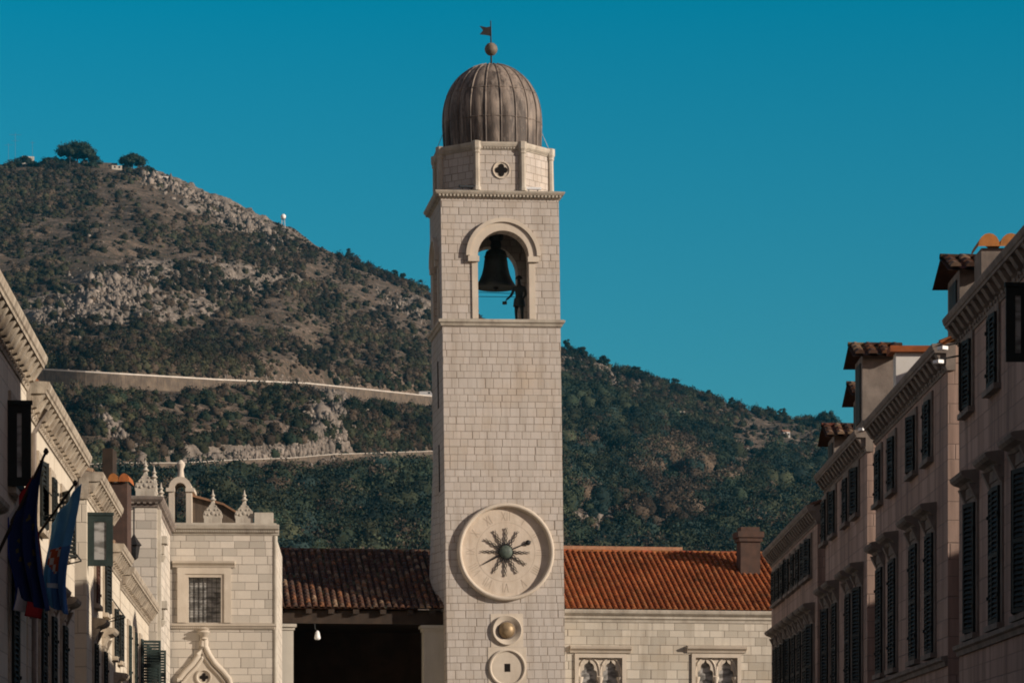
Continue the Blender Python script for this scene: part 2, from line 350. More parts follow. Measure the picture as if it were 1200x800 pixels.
BRIGHT = [(0.52,0.19,0.06),(0.48,0.17,0.05)]

# ------------------------------------------------------------------ ground and street
def sheet(name, x0, x1, y0, y1, z, mat):
    mb = MB(); mb.quad((x0,y0,z),(x1,y0,z),(x1,y1,z),(x0,y1,z)); o = mb.build(name, mat); return tag(o, kind='structure')
sheet('ground', -9000, 9000, -3000, 12000, -0.02, M['earth'])
sheet('street', -14, 16, -60, 150, 0.0, M['paving'])

# ------------------------------------------------------------------ the mountain
def lattice(seed): return np.random.default_rng(seed).random((256, 256))
_lat = {}
def vnoise(x, y, seed):
    g = _lat.setdefault(seed, lattice(seed)); xi = np.floor(x).astype(int); yi = np.floor(y).astype(int); fx = x-xi; fy = y-yi
    fx = fx*fx*(3-2*fx); fy = fy*fy*(3-2*fy); a, b = xi & 255, (xi+1) & 255; c, d = yi & 255, (yi+1) & 255
    return (g[a,c]*(1-fx)+g[b,c]*fx)*(1-fy)+(g[a,d]*(1-fx)+g[b,d]*fx)*fy
def fbm(x, y, seed, o=4):
    r = 0; a = 0.5; n = 0
    for k in range(o): r = r+a*vnoise(x*2**k+k*13.7, y*2**k+k*7.3, seed+k); n += a; a *= 0.5
    return r/n
CREST = np.array([(-900,260),(-400,205),(-200,196),(0,192),(60,192),(110,191),(150,196),(180,203),(240,225),(300,252),(345,268),(370,288),(430,312),(505,345),(560,370),(660,409),(720,430),(800,457),(900,486),(975,498),(1100,532),(1200,560),(1400,602),(1900,680)], float)
YB, YC = 450.0, 1450.0
ROAD1 = np.array([(-300,420),(50,435),(258,447),(360,451),(430,458),(506,466),(570,472)], float)
ROAD2 = np.array([(60,548),(134,544),(212,544),(264,541),(344,538),(388,534),(506,530),(570,527)], float)
def base_z(u, Y):
    px = 600+F*u; zc = EYE+(HZ-np.interp(px, CREST[:,0], CREST[:,1]))/F*YC
    s = (Y-YB)/(YC-YB); X = u*Y; sc = np.clip(s, 0, 1)
    z = zc*np.where(s < 1, sc, 1-np.clip(s-1, 0, 3)*0.5)
    env = np.clip(4*sc*(1-sc), 0, 1)**0.6
    z = z+env*(26*(fbm(X/170, Y/260, 3, 4)-0.5)+9*(fbm(X/38, Y/60, 9, 3)-0.5))+2.2*(fbm(X/14, Y/14, 21, 3)-0.5)*np.clip(s*8, 0, 1)
    return np.where(s < 0, -1+s*5, z)
Ygrid = np.linspace(YB, YC, 1400)
def hit_base(px, py):
    u = (px-600)/F; z = base_z(np.full_like(Ygrid, u), Ygrid); p = np.maximum.accumulate((z-EYE)/Ygrid)
    return float(np.interp((HZ-py)/F, p, Ygrid))
def road_curve(tab):
    pxs = np.arange(tab[0,0], tab[-1,0]+1, 10.0); pys = np.interp(pxs, tab[:,0], tab[:,1])
    Y = np.array([hit_base(a, b) for a, b in zip(pxs, pys)]); k = np.ones(9)/9
    Y = np.convolve(np.pad(Y, 4, 'edge'), k, 'valid')+1.5; return pxs, Y, EYE+(HZ-pys)/F*Y
RC = [road_curve(ROAD1)+(9.0,), road_curve(ROAD2)+(7.0,)]
def wall_h(px): return np.interp(px, [-300, 40, 150, 235, 262, 350, 372, 430, 506, 570], [4, 4.0, 4.6, 3.6, 1.2, 1.0, 2.6, 3.4, 2.8, 2.5])
def terr_z(u, Y):
    z = base_z(u, Y); px = 600+F*u
    for k, (pxs, ry, rz, wd) in enumerate(RC):
        yr = np.interp(px, pxs, ry); zr = np.interp(px, pxs, rz); t = Y-yr; inside = (px >= pxs[0]) & (px <= pxs[-1])
        h = wall_h(px) if k == 0 else np.full_like(px, 0.7)
        lo = np.minimum(z, zr-h+t*0.22); f = np.clip((t+45)/45, 0, 1)
        zz = np.where(t < 0, z*(1-f)+lo*f, z)
        zz = np.where((t >= 0) & (t <= wd), zr-0.25, zz)
        f2 = np.clip((t-wd)/26, 0, 1); up = np.maximum(z, zr)
        zz = np.where(t > wd, (zr+np.minimum((t-wd)*1.2, 40))*(1-f2)+z*f2, zz)
        z = np.where(inside, zz, z)
    return z
NU, NS = 860, 700
us = np.linspace(-0.42, 0.40, NU); ys = np.concatenate([np.linspace(420, YC, NS), np.linspace(YC+8, 2200, 60)])
UU, YY = np.meshgrid(us, ys); ZZ = terr_z(UU, YY); XX = UU*YY
ROCKS = [(185,210,30,9),(215,222,34,10),(250,240,36,12),(290,262,34,13),(320,280,26,12),(75,370,50,22),(128,345,48,24),(60,385,28,16),(205,322,85,17),(285,332,60,13),(170,362,80,14),(385,492,26,34),(365,520,36,12),(300,531,90,9),(230,540,40,5),(120,490,30,16),(155,525,22,12),
    (483,612,24,14),(690,600,24,20),(715,628,48,10),(690,420,28,7),(745,447,45,8),(470,358,34,9)]
PXg = 600+F*UU; PYg = HZ-F*(ZZ-EYE)/YY
mask = np.zeros_like(ZZ)
for cx, cy, rx, ry in ROCKS: mask = np.maximum(mask, np.clip(1.6-np.hypot((PXg-cx)/rx, (PYg-cy)/ry)*1.15, 0, 1))
mask = np.clip(mask*(0.3+1.7*np.clip((fbm(XX/22, YY/26, 131, 4)-0.36)*4, 0, 1)), 0, 1)*(YY < YC+5)
cut = np.exp(-((PXg-300)/120)**4)*np.exp(-((PYg-530)/9.0)**2)+np.exp(-((PXg-388)/22)**4)*np.exp(-((PYg-497)/24)**4)*0.9; mask = np.clip(np.maximum(mask, cut*(0.5+1.2*fbm(XX/9, YY/9, 171, 3))), 0, 1)
ridge = 1-np.abs(2*fbm(XX/7+3, YY/16+ZZ/9, 151, 4)-1); ZZ = ZZ+mask*(ridge-0.62)*6.5+1.5*(fbm(XX/6, YY/8, 181, 3)-0.5)*np.clip((YY-YB)/60, 0, 1)*np.clip(1-(YY-YC)/5, 0, 1)*(np.abs(mask) < .99)
def np_mesh(name, verts, faces, mat, cols=None, smooth=False):
    """faces: (n, k) index array; cols: one colour per face"""
    me = bpy.data.meshes.new(name); n, k = faces.shape
    me.vertices.add(len(verts)); me.vertices.foreach_set('co', np.ascontiguousarray(verts, dtype=np.float32).ravel())
    me.loops.add(n*k); me.loops.foreach_set('vertex_index', np.ascontiguousarray(faces, dtype=np.int32).ravel())
    me.polygons.add(n); me.polygons.foreach_set('loop_start', np.arange(0, n*k, k, dtype=np.int32)); me.polygons.foreach_set('loop_total', np.full(n, k, dtype=np.int32))
    if smooth: me.polygons.foreach_set('use_smooth', np.ones(n, dtype=bool))
    me.update(calc_edges=True)
    if cols is not None:
        ca = me.color_attributes.new('Col', 'FLOAT_COLOR', 'CORNER'); a = np.ones((n, k, 4), dtype=np.float32); a[:, :, :3] = cols[:, None, :]
        ca.data.foreach_set('color', a.ravel())
    me.materials.append(mat); me.validate(); return me
nr, ncol = UU.shape
idx = np.arange(nr*ncol).reshape(nr, ncol)
fq = np.stack([idx[:-1,:-1], idx[:-1,1:], idx[1:,1:], idx[1:,:-1]], -1).reshape(-1, 4)
def hill_mat():
    m, t, b = new_mat('dry_mountain_ground', 1.0); g = NT(t); b.inputs['Specular IOR Level'].default_value = 0.1
    obj_ = g.n('ShaderNodeTexCoord').outputs['Object']
    v = g.mapping(obj_, (0.02, 0.014, 0.05)); n1 = g.noise(v, 1.0, 6, 0.62); n2 = g.noise(g.mapping(obj_, (0.16, 0.10, 0.3)), 1.0, 5, 0.65); n3 = g.noise(obj_, 0.7, 4, 0.6)
    c = g.mix(g.rng(n1, 0.36, 0.62), (0.10, 0.071, 0.052), (0.19, 0.14, 0.105))
    c = g.mix(g.rng(n2, 0.45, 0.62, 0.0, 0.8), c, (0.055, 0.05, 0.034))
    c = g.mix(g.rng(n2, 0.45, 0.30, 0.0, 0.7), c, (0.27, 0.225, 0.18))
    c = g.mix(g.rng(n3, 0.55, 0.75, 0.0, 0.5), c, (0.06, 0.05, 0.04))
    n5 = g.noise(g.mapping(obj_, (1.1, 0.55, 1.0)), 1.0, 4, 0.7)
    c = g.mix(g.rng(n5, 0.38, 0.6, 0.75, 0.0), c, (0.05, 0.04, 0.03))
    at = g.n('ShaderNodeAttribute', attribute_name='rock').outputs['Fac']
    n4 = g.noise(g.mapping(obj_, (0.35, 0.2, 0.16)), 1.0, 6, 0.7)
    stone = g.mix(g.rng(n4, 0.36, 0.62), (0.08, 0.065, 0.052), (0.235, 0.20, 0.168))
    c = g.mix(g.rng(g.math('ADD', at, g.math('MULTIPLY', g.math('SUBTRACT', n4, 0.5), 0.9)), 0.25, 0.5), c, stone)
    g.inp(b.inputs['Base Color'], c); g.bump(g.math('ADD', n3, g.math('MULTIPLY', n4, at)), 0.9, 1.0, b); return m
hill = None
hill = obj('hillside', np_mesh('hillside', np.stack([XX, YY, ZZ], -1).reshape(-1, 3), fq, hill_mat(), smooth=True)); ra = hill.data.attributes.new('rock', 'FLOAT', 'POINT'); ra.data.foreach_set('value', mask.ravel().astype(np.float32)); tag(hill, kind='structure')
# picture-row of every terrain vertex column, to look up where a sight line lands
PYcol = np.maximum.accumulate((ZZ[:NS]-EYE)/YY[:NS], axis=0)
def hit(px, py):
    u = (np.asarray(px, float)-600)/F; j = np.clip(np.round((u-us[0])/(us[1]-us[0])).astype(int), 0, NU-1); e = (HZ-np.asarray(py, float))/F
    Y = np.array([np.interp(b, PYcol[:, a], ys[:NS]) for a, b in zip(np.atleast_1d(j), np.atleast_1d(e))]); uu = np.atleast_1d(u)
    jj = np.atleast_1d(j); zz = np.array([np.interp(y, ys, ZZ[:, a]) for a, y in zip(jj, Y)])
    return np.stack([uu*Y, Y, zz], -1)
def ribbon(mb, pxs, ry, rz, off0, off1, dz0, dz1, thick=None):
    k = len(pxs)
    P = lambda i, o, z: ((pxs[i]-600)/F*(ry[i]+o), ry[i]+o, z)
    for i in range(k-1):
        mb.quad(P(i, off0, rz[i]+dz0), P(i+1, off0, rz[i+1]+dz0), P(i+1, off1, rz[i+1]+dz1), P(i, off1, rz[i]+dz1))
for k, (pxs, ry, rz, wd) in enumerate(RC):
    mb = MB(); ribbon(mb, pxs, ry, rz, -2.35, wd+0.3, 0.02, 0.02); tag(mb.build('road', M['asphalt']), kind='structure')
    mb = MB(); pp = MB()
    for i in range(len(pxs)-1):
        h0, h1 = (float(wall_h(pxs[i]))+2.5, float(wall_h(pxs[i+1]))+2.5) if k == 0 else (2.0, 2.0)
        a = [((pxs[j]-600)/F*(ry[j]+o), ry[j]+o) for j in (i, i+1) for o in (-3.0, -2.3)]
        for B_, lo0, lo1, hi in ((mb, h0, h1, -0.02), (pp, -0.0, -0.0, 0.36 if k == 0 else 0.14)):
            q = [(*a[0], rz[i]-lo0), (*a[2], rz[i+1]-lo1), (*a[3], rz[i+1]-lo1), (*a[1], rz[i]-lo0), (*a[0], rz[i]+hi), (*a[2], rz[i+1]+hi), (*a[3], rz[i+1]+hi), (*a[1], rz[i]+hi)]
            B_.add(q, [(0,1,5,4),(4,5,6,7),(1,2,6,5),(2,3,7,6),(3,0,4,7)])
    rt = mb.build('retaining_wall', M['hill_wall']); pp.build('parapet', M['parapet'], rt)
    tag(rt, ['tall tan retaining wall carrying the upper mountain road', 'low retaining wall of the lower mountain road above the forest'][k], 'retaining wall')

# rocks -------------------------------------------------------------
def ico(sub):
    import bmesh
    bm = bmesh.new(); bmesh.ops.create_icosphere(bm, subdivisions=sub, radius=1); v = np.array([q.co[:] for q in bm.verts]); f = np.array([[w.index for w in q.verts] for q in bm.faces]); bm.free(); return v, f
IV, IF = ico(2); IV0, IF0 = ico(1)
def ico20():
    import bmesh
    t = (1+5**.5)/2
    v = np.array([(-1,t,0),(1,t,0),(-1,-t,0),(1,-t,0),(0,-1,t),(0,1,t),(0,-1,-t),(0,1,-t),(t,0,-1),(t,0,1),(-t,0,-1),(-t,0,1)])/math.hypot(1, t)
    f = np.array([(0,11,5),(0,5,1),(0,1,7),(0,7,10),(0,10,11),(1,5,9),(5,11,4),(11,10,2),(10,7,6),(7,1,8),(3,9,4),(3,4,2),(3,2,6),(3,6,8),(3,8,9),(4,9,5),(2,4,11),(6,2,10),(8,6,7),(9,8,1)]); return v, f
ICO, ICF = ico20()
def clumps(cent, rad, cols, jitter, base=(IV0, IF0), squash=0.8, sink=0.2, colvar=0.12, rot=True):
    V0, F0 = base; n = len(cent); nv, nf = len(V0), len(F0)
    v = np.repeat(V0[None], n, 0)*(1+jitter*(rng.random((n, nv, 1))-0.5)*2)
    v = v*(rad[:, None, :] if rad.ndim == 2 else rad[:, None, None]*np.array([1, 1, squash]))
    if rot:
        a = rng.random(n)*6.283; c, s = np.cos(a)[:, None], np.sin(a)[:, None]; v = np.stack([v[:,:,0]*c-v[:,:,1]*s, v[:,:,0]*s+v[:,:,1]*c, v[:,:,2]], -1)
    v = v+cent[:, None, :]
    f = F0[None]+(np.arange(n)*nv)[:, None, None]
    cc = np.repeat(cols[:, None, :], nf, 1)*(1+colvar*(rng.random((n, nf, 1))-0.5)*2)
    return v.reshape(-1, 3), f.reshape(-1, 3), cc.reshape(-1, 3)
def leaves(cent, rad, cols, per, size, squash=0.85, colvar=0.3):
    n = len(cent); d = rng.normal(size=(n, per, 3)); d /= np.linalg.norm(d, axis=-1, keepdims=True)
    d[:, :, 2] = np.where(d[:, :, 2] < -0.3, -d[:, :, 2], d[:, :, 2])
    r = 0.72+0.45*rng.random((n, per, 1)); lump = 1+0.28*np.sin(d[:, :, :1]*5+rng.random((n,1,1))*6)*np.cos(d[:, :, 1:2]*5+rng.random((n,1,1))*6)
    p = cent[:, None, :]+d*r*lump*rad[:, None, None]*np.array([1, 1, squash])
    a = rng.normal(size=(n, per, 3)); a /= np.linalg.norm(a, axis=-1, keepdims=True); b = np.cross(a, rng.normal(size=(n, per, 3))); b /= np.linalg.norm(b, axis=-1, keepdims=True)
    s = (size*(0.6+0.8*rng.random((n, per, 1))))*np.clip(rad[:, None, None], 0.9, 3.5)**0.5
    v = np.stack([p-a*s, p+a*s*0.9+b*s*0.3, p+b*s*1.3], 2).reshape(-1, 3)
    f = np.arange(n*per*3).reshape(-1, 3)
    cc = (np.repeat(cols[:, None, :], per, 1)*(1+colvar*(rng.random((n, per, 1))-0.5)*2)).reshape(-1, 3)
    return v, f, cc
def cat(parts):
    o = 0; vs, fs, cs = [], [], []
    for v, f, c in parts: vs.append(v); fs.append(f+o); cs.append(c); o += len(v)
    return np.concatenate(vs), np.concatenate(fs), np.concatenate(cs)
M['foliage'] = attr_mat('mountain_foliage', 1.0, 0.15, 0.5, 0, 0.05)
M['rock'] = attr_mat('grey_limestone_rock', 1.0, 0.25, 0.8, 0.5, 0.1)
rp = []
def band(pts, hw, n, sz):
    pts = np.array(pts, float); seg = np.linalg.norm(np.diff(pts, axis=0), axis=1); cum = np.concatenate([[0], np.cumsum(seg)])
    n *= 3; t = rng.random(n)*cum[-1]; x = np.interp(t, cum, pts[:,0]); y = np.interp(t, cum, pts[:,1])+rng.normal(size=n)*hw*0.6
    rp.append(np.stack([x, y, np.full(n, sz)], 1))
def blob(cx, cy, rx, ry, n, sz):
    n *= 3; d = rng.normal(size=(n, 2))*0.55; rp.append(np.stack([cx+d[:,0]*rx, cy+d[:,1]*ry, np.full(n, sz)], 1))
band([(165,203),(200,216),(240,232),(280,255),(330,285)], 9, 420, 2.4)
band([(240,240),(300,268)], 10, 150, 2.6)
blob(75,370,40,20,110,1.8); blob(128,345,38,22,150,2.2); blob(60,385,22,14,50,2.0); blob(200,322,70,16,120,1.6); blob(270,330,60,14,60,1.4); blob(170,360,80,16,60,1.3)
blob(385,492,24,28,260,2.0); blob(372,515,30,14,120,1.8); band([(212,541),(264,536),(330,528),(400,524)], 5, 330, 1.5)
band([(250,443),(300,441),(370,447)], 3, 40, 0.9); band([(100,470),(130,500),(165,535)], 7, 110, 1.7)
blob(483,612,22,12,90,1.1); blob(690,600,22,18,80,1.0); band([(668,620),(710,622),(760,640)], 6, 90, 1.0)
band([(660,410),(720,434),(790,458)], 5, 80, 1.8); blob(745,447,40,8,40,1.6); band([(440,345),(500,372)], 8, 70, 1.5)
n = 500; rp.append(np.stack([rng.uniform(-100, 560, n), rng.uniform(250, 440, n), np.full(n, 1.1)], 1))
rp = np.concatenate(rp); cy_ = np.interp(rp[:,0], CREST[:,0], CREST[:,1]); rp = rp[rp[:,1] > cy_+2]
rc = hit(rp[:,0], rp[:,1]); k = len(rc); rc[:,2] -= 0.15; size = 0.30*rp[:,2]*np.exp(rng.normal(size=k)*0.42)
rad = np.stack([size*(0.7+0.6*rng.random(k)), size*(0.6+0.5*rng.random(k)), size*(0.8+1.1*rng.random(k))], 1)
rcol = np.array([0.235, 0.20, 0.168])*(0.65+0.6*rng.random((k, 1)))
v, f, c = clumps(rc, rad, rcol, 0.5, base=(IV0, IF0), colvar=0.2)
tag(obj('rock', np_mesh('rock', v, f, M['rock'], c)), 'pale grey limestone rocks breaking through the dry mountain slope', 'rocks', kind='stuff')

# scrub and forest ----------------------------------------------------
N0 = 230000
px = rng.uniform(-160, 1360, N0); cy_ = np.interp(px, CREST[:,0], CREST[:,1]); py = cy_+1+rng.random(N0)*(690-cy_)
dep = py-cy_
nz = fbm(px/46+50, py/20+50, 61, 4); nz2 = fbm(px/150+9, py/60+9, 71, 3)
dens = np.full(N0, 0.50)
left = px < 585
up = left & (py < 330); dens[up] = 0.8+0.5*np.clip((nz2[up]-0.42)*4, 0, 1)
gp = left & (np.hypot((px-70)/110, (py-255)/52) < 1); dens[gp] = 1.1
mid = left & (py >= 300) & (py < 375); dens[mid] = 0.6
b1 = left & (py >= 375) & (py < 440); dens[b1] = 0.95
b1 = left & (px > 330) & (py < 440) & (dep > 20); dens[b1] = 0.8
b2 = left & (py >= 455) & (py < 535); dens[b2] = 0.9
fo = left & (py >= 548); dens[fo] = 1.25
rt_ = ~left & (dep < 45); dens[rt_] = 0.95
rt2 = ~left & (dep >= 45); dens[rt2] = 1.15
for cx, cyy, rx, ry, q in ((385,495,26,30,.2),(300,530,95,9,.12),(483,612,22,11,.15),(695,605,28,20,.15),(715,628,45,9,.12),(130,345,40,20,.45),(75,372,40,18,.45),(225,226,34,11,.3),(285,262,40,14,.3),(745,447,45,7,.3),(125,500,30,22,.45)):
    dens[np.hypot((px-cx)/rx, (py-cyy)/ry) < 1] *= q
dens *= np.clip((nz-0.34)*5, 0.14, 1.35)
r1 = np.interp(px, ROAD1[:,0], ROAD1[:,1]); whp = np.interp(px, [-300,40,150,235,262,350,372,430,506,570], [14,14,17,14,3,3,9,12,10,9])
dens[left & (py > r1-5) & (py < r1+whp+3)] = 0
r2 = np.interp(px, ROAD2[:,0], ROAD2[:,1]); nearr = left & (px > 50) & (py > r2-2) & (py < r2+9); dens[nearr] = 0; low2 = left & (py >= r2+9) & (py < r2+30); cutz = left & (px > 190) & (px < 415) & (py > r2-19) & (py <= r2-2); dens[cutz] *= 0.12
crest = (dep < 7) & (((px > 640) & (px < 990)) | ((px > 395) & (px < 510)) | ((px > 12) & (px < 168))); dens[crest] = 1.9*np.clip((fbm(px[crest]/16, py[crest]*0+3, 201, 3)-0.32)*4, 0.1, 1)
for a_, b_ in ((20, 46), (108, 146), (170, 202)): dens[(px > a_) & (px < b_) & (dep < 9)] *= 0.04
keep = rng.random(N0) < dens*np.where(((px < 585) & (py > 545)) | ((px >= 585) & (dep > 40)), 0.12, 0.5)
low2 = low2[keep]; crest = crest[keep]; px, py, dep, nz, nz2 = px[keep], py[keep], dep[keep], nz[keep], nz2[keep]; cent = hit(px, py); n = len(px); d = cent[:,1]
left = px < 585
forest = (left & (py > 545)) | (~left & (dep > 40))
rad = np.where(forest, 1.9+3.6*rng.random(n)**2.4, 0.6+1.7*rng.random(n)**2.6)
top = (left & (py < 330)); rad[top] *= 0.95
rad *= np.where((dep < 10) & ~crest, 0.75, 1.0); rad[crest] *= 1.35; rad[low2] = np.minimum(rad[low2], 0.9+0.6*rng.random(low2.sum()))
g = rng.random(n)[:, None]
dk = np.array([0.022, 0.034, 0.022]); ol = np.array([0.062, 0.060, 0.032]); br = np.array([0.078, 0.058, 0.041]); bl = np.array([0.020, 0.034, 0.030])
colr = dk*(1-g)+ol*g
brown = (rng.random(n) < np.where(forest, 0.10, np.where(left & (py < 440), 0.5, 0.34))) | ((~left) & (np.hypot((px-790)/50, (py-580)/60) < 1) & (rng.random(n) < 0.7))
colr[brown] = br*(0.7+0.5*rng.random((brown.sum(), 1)))
uo = left & (py < 440) & ~brown; colr[uo] = colr[uo]*0.5+np.array([0.058, 0.050, 0.028])*0.5
fm = forest & ~brown; colr[fm] = (dk*(1-g[fm]*0.55)+ol*g[fm]*0.55); pick = fm & (rng.random(n) < 0.35); colr[pick] = bl
colr *= (0.65+0.8*rng.random((n, 1)))*(0.6+1.0*np.clip((fbm(px/34+4, py/16+8, 91, 3)-0.3)*2, 0, 1))[:, None]
colr[~forest] *= 0.72; cent[:,2] += rad*np.where(forest, 0.45, 0.25)
big = rad > 1.6
huge = rad > 2.5
parts = [clumps(cent[big], rad[big]*0.8, colr[big], 0.2, base=(IV, IF), squash=0.95, colvar=0.06), clumps(cent[~big], rad[~big]*0.85, colr[~big], 0.35, base=(ICO, ICF), squash=0.7),
         leaves(cent[big], rad[big]*0.95, colr[big], 90, 0.23, 1.0, 0.16), leaves(cent[huge], rad[huge]*1.0, colr[huge], 150, 0.22, 1.0, 0.16), leaves(cent[~big], rad[~big]*0.95, colr[~big], 20, 0.26, 0.75)]
v, f, c = cat(parts)
tag(obj('scrub', np_mesh('scrub', v, f, M['foliage'], c)), 'dark scrub and woodland covering the mountain slope', 'scrub', kind='stuff')
print('scrub', n, 'faces', len(f))

# ------------------------------------------------------------------ things on the mountain crest
def tree(px, py, h, w, label, umbrella=False, group=None, col=(0.028,0.040,0.026)):
    p = hit([px], [py])[0]
    t = thing('umbrella_pine' if umbrella else 'tree', label, 'pine' if umbrella else 'tree', tuple(p), 0, group)
    mb = MB(); top = h*0.72
    mb.tube([(0,0,-1),(0.03*h,0,top*0.5),(0.0,0,top)], [h*.035, h*.028, h*.016], 7)
    for a in range(5):
        q = a*1.26; mb.tube([(0.02*h,0,top*0.55),(math.cos(q)*w*.22,math.sin(q)*w*.22,top*0.85),(math.cos(q)*w*.36,math.sin(q)*w*.36,h*0.84)], [h*.018, h*.013, h*.006], 5)
    mb.build('trunk', M['wood'], t, 40)
    cs, rs = [], []
    nb = 46 if umbrella else 20
    for i in range(nb):
        a = rng.random()*6.283; q = math.sqrt(rng.random())
        if umbrella: z = h*(0.45+0.45*(1-q*q*.8)*rng.random()+0.04*(1-q)); r = w*0.135*(0.7+0.6*rng.random()); x = q*w*0.42
        else: zz = rng.random(); z = h*(0.04+0.78*zz); x = q*w*0.46*(1.15-0.75*zz); r = w*0.16*(0.6+0.5*rng.random())*(1.15-.4*zz)
        cs.append((math.cos(a)*x, math.sin(a)*x, z)); rs.append(r)
    cs, rs = np.array(cs), np.array(rs); cc = np.array(col)*(0.75+0.6*rng.random((nb, 1)))
    v, f, c = cat([clumps(cs, rs*0.8, cc, 0.25, squash=0.75), leaves(cs, rs*1.05, cc, 130, 0.24, 0.85)])
    obj('crown', np_mesh('crown', v, f, M['foliage'], c), t)
tree(90, 195, 12.5, 19, 'widest umbrella pine on the crest, beside the ruined tan building', True)
tree(155, 200, 8.5, 13, 'smaller umbrella pine between the tan ruin and the white hut', True)
tree(110, 197, 7, 9, 'rounded dark tree touching the right side of the largest pine')
tree(30, 195, 4.6, 12, 'low broad tree in front of the small house on the crest', col=(0.024,0.034,0.028))
tree(62, 196, 5, 12, 'low dark bush-like tree just left of the largest pine')
tree(172, 202, 3.6, 8, 'low dark tree against the left of the white hut')
sk = [(409,303,6,5,'lone pointed tree on the skyline right of the radar dome'),(463,326,4.5,4,'first of the skyline trees left of the belfry, standing by itself'),(472,331,5,5,'round skyline tree, second left of the belfry'),(494,341,6.5,7,'broad skyline tree touching the left edge of the belfry'),
      (664,411,6,6,'tree on the skyline touching the right edge of the bell tower'),(682,418,6,6,'pointed tree on the skyline just right of the bell tower'),(706,427,5,8,'broad low tree on the skyline above the pale rocks'),(745,440,5,7,'rounded tree at the middle of the right skyline'),(793,456,6.5,7,'taller rounded tree on the right skyline above rocky streaks'),
      (828,468,5,8,'broad tree on the right skyline where the slope flattens'),(858,477,5.5,5,'narrow tree on the right skyline right of a broad one'),(901,488,5.5,6,'skyline tree directly above the tile-capped chimney'),(917,492,6.5,6,'tall pointed tree near the right end of the skyline'),(968,502,9,15,'large dark tree at the right end of the skyline by the rooftops')]
for a in sk: tree(a[0], a[1], a[2], a[3], a[4], group='trees along the skyline')
def hut(px, py, w, d, h, label, mat, roof=None, name='house'):
    p = hit([px], [py])[0]; t = thing(name, label, 'building', (p[0], p[1], p[2]-0.5), R(12))
    mb = MB(); wall_holes(mb, -w/2, w/2, 0, h, [(-w*0.3, -w*0.3+0.9, 1.3, 2.3), (w*0.15, w*0.15+0.9, 1.3, 2.3)], 0, 0.25); body_rest(mb, -w/2, w/2, 0, d, 0, h); mb.build('wall', mat, t)
    for xx in (-w*0.3, w*0.15): mb = MB(); mb.box(xx+.004, xx+0.896, 0.2, 0.24, 1.304, 2.296); mb.build('window', M['glass'], t)
    mb = MB(); mb.add([(-w/2-.3,-.3,h+.02),(w/2+.3,-.3,h+.02),(w/2+.3,d+.3,h+.02),(-w/2-.3,d+.3,h+.02),(-w/2-.3,d/2,h+0.25*d),(w/2+.3,d/2,h+0.25*d)] if roof else
                      [(-w/2,0,h+.02),(w/2,0,h+.02),(w/2,d,h+.02),(-w/2,d,h+.02),(-w/2,d/2,h+.2),(w/2,d/2,h+.2)], [(0,1,5,4),(2,3,4,5),(1,2,5),(3,0,4),(3,2,1,0)], col=roof or (0.3,0.27,0.23)); mb.build('roof', M['tile'], t)
    return t
hut(33, 192, 6, 5, 4.2, 'small flat house half hidden by a low tree at the left end of the crest', M['plaster'])
hut(122, 197, 13, 6, 3.2, 'long tan ruined building on the crest between the two pines', M['hill_wall'])
hut(137, 199, 5, 5, 2.6, 'low pale shed at the right end of the long tan ruin', M['trim'])
hut(179, 205, 5, 5, 2.7, 'small bright white hut on the crest below the smaller pine', M['plaster_white'])
hut(193, 208, 6, 3, 1.0, 'low white slab building on the crest right of the white hut', M['plaster_white'])
hut(684, 480, 3.2, 4, 4.0, 'tiny white house among trees just right of the bell tower', M['plaster_white'])
hut(797, 486, 4.5, 4, 2.2, 'low grey house among trees in the upper middle of the right slope', M['trim'])
hut(922, 512, 3.0, 4, 3.0, 'tiny white house on the slope left of the dark rooftops', M['plaster_white'], (0.4,0.2,0.12))
hut(866, 527, 9, 4, 1.6, 'long low pale house on the wooded slope above the chimney', M['trim'], (0.35,0.2,0.14))
def mast(px, py, h, arms, label):
    p = hit([px], [py])[0]; t = thing('mast', label, 'mast', tuple(p))
    mb = MB(); mb.tube([(0,0,-1),(0,0,h)], [0.085, 0.05], 6); mb.build('pole', M['mast'], t)
    for z, w in arms: mb = MB(); mb.tube([(-w,0,z),(w,0,z)], 0.045, 5); mb.build('crossbar', M['mast'], t)
mast(18, 196, 17, [(16, 3.0), (13, 2.0)], 'tallest lattice aerial mast at the left edge of the crest')
mast(10, 196, 12, [(11, 2.0)], 'shorter aerial mast at the far left of the crest')
mast(38, 196, 13, [(12, 1.2)], 'thin aerial mast behind the small house on the crest')
mast(82, 200, 7, [(6.4, 1.0)], 'wooden utility pole in front of the largest pine')
mast(445, 462, 5, [(4.8, .5)], 'road lamp post beside the upper mountain road nearest the tower')
p = hit([332], [265])[0]
t = thing('radar_tower', 'white radar dome on a small lattice tower on the skyline', 'radar', tuple(p))
mb = MB()
for sx in (-1, 1):
    for sy in (-1, 1): mb.tube([(sx*1.3,sy*1.3,-1.5),(sx*.9,sy*.9,4.6)], 0.13, 5)
for z in (1.2, 3.0, 4.5):
    w = 1.25-.08*z; mb.box(-w, w, -w-.06, -w+.06, z, z+.14); mb.box(-w, w, w-.06, w+.06, z, z+.14); mb.box(-w-.06, -w+.06, -w, w, z, z+.14); mb.box(w-.06, w+.06, -w, w, z, z+.14)
mb.tube([(-1.2,-1.2,1.2),(1.0,-1.0,4.4)], .07, 4); mb.tube([(1.2,-1.2,1.2),(-1.0,-1.0,4.4)], .07, 4)
mb.build('lattice_frame', M['grey_metal'], t)
mb = MB(); mb.box(-1.4, 1.4, -1.4, 1.4, 4.66, 4.9); mb.build('platform', M['grey_metal'], t)
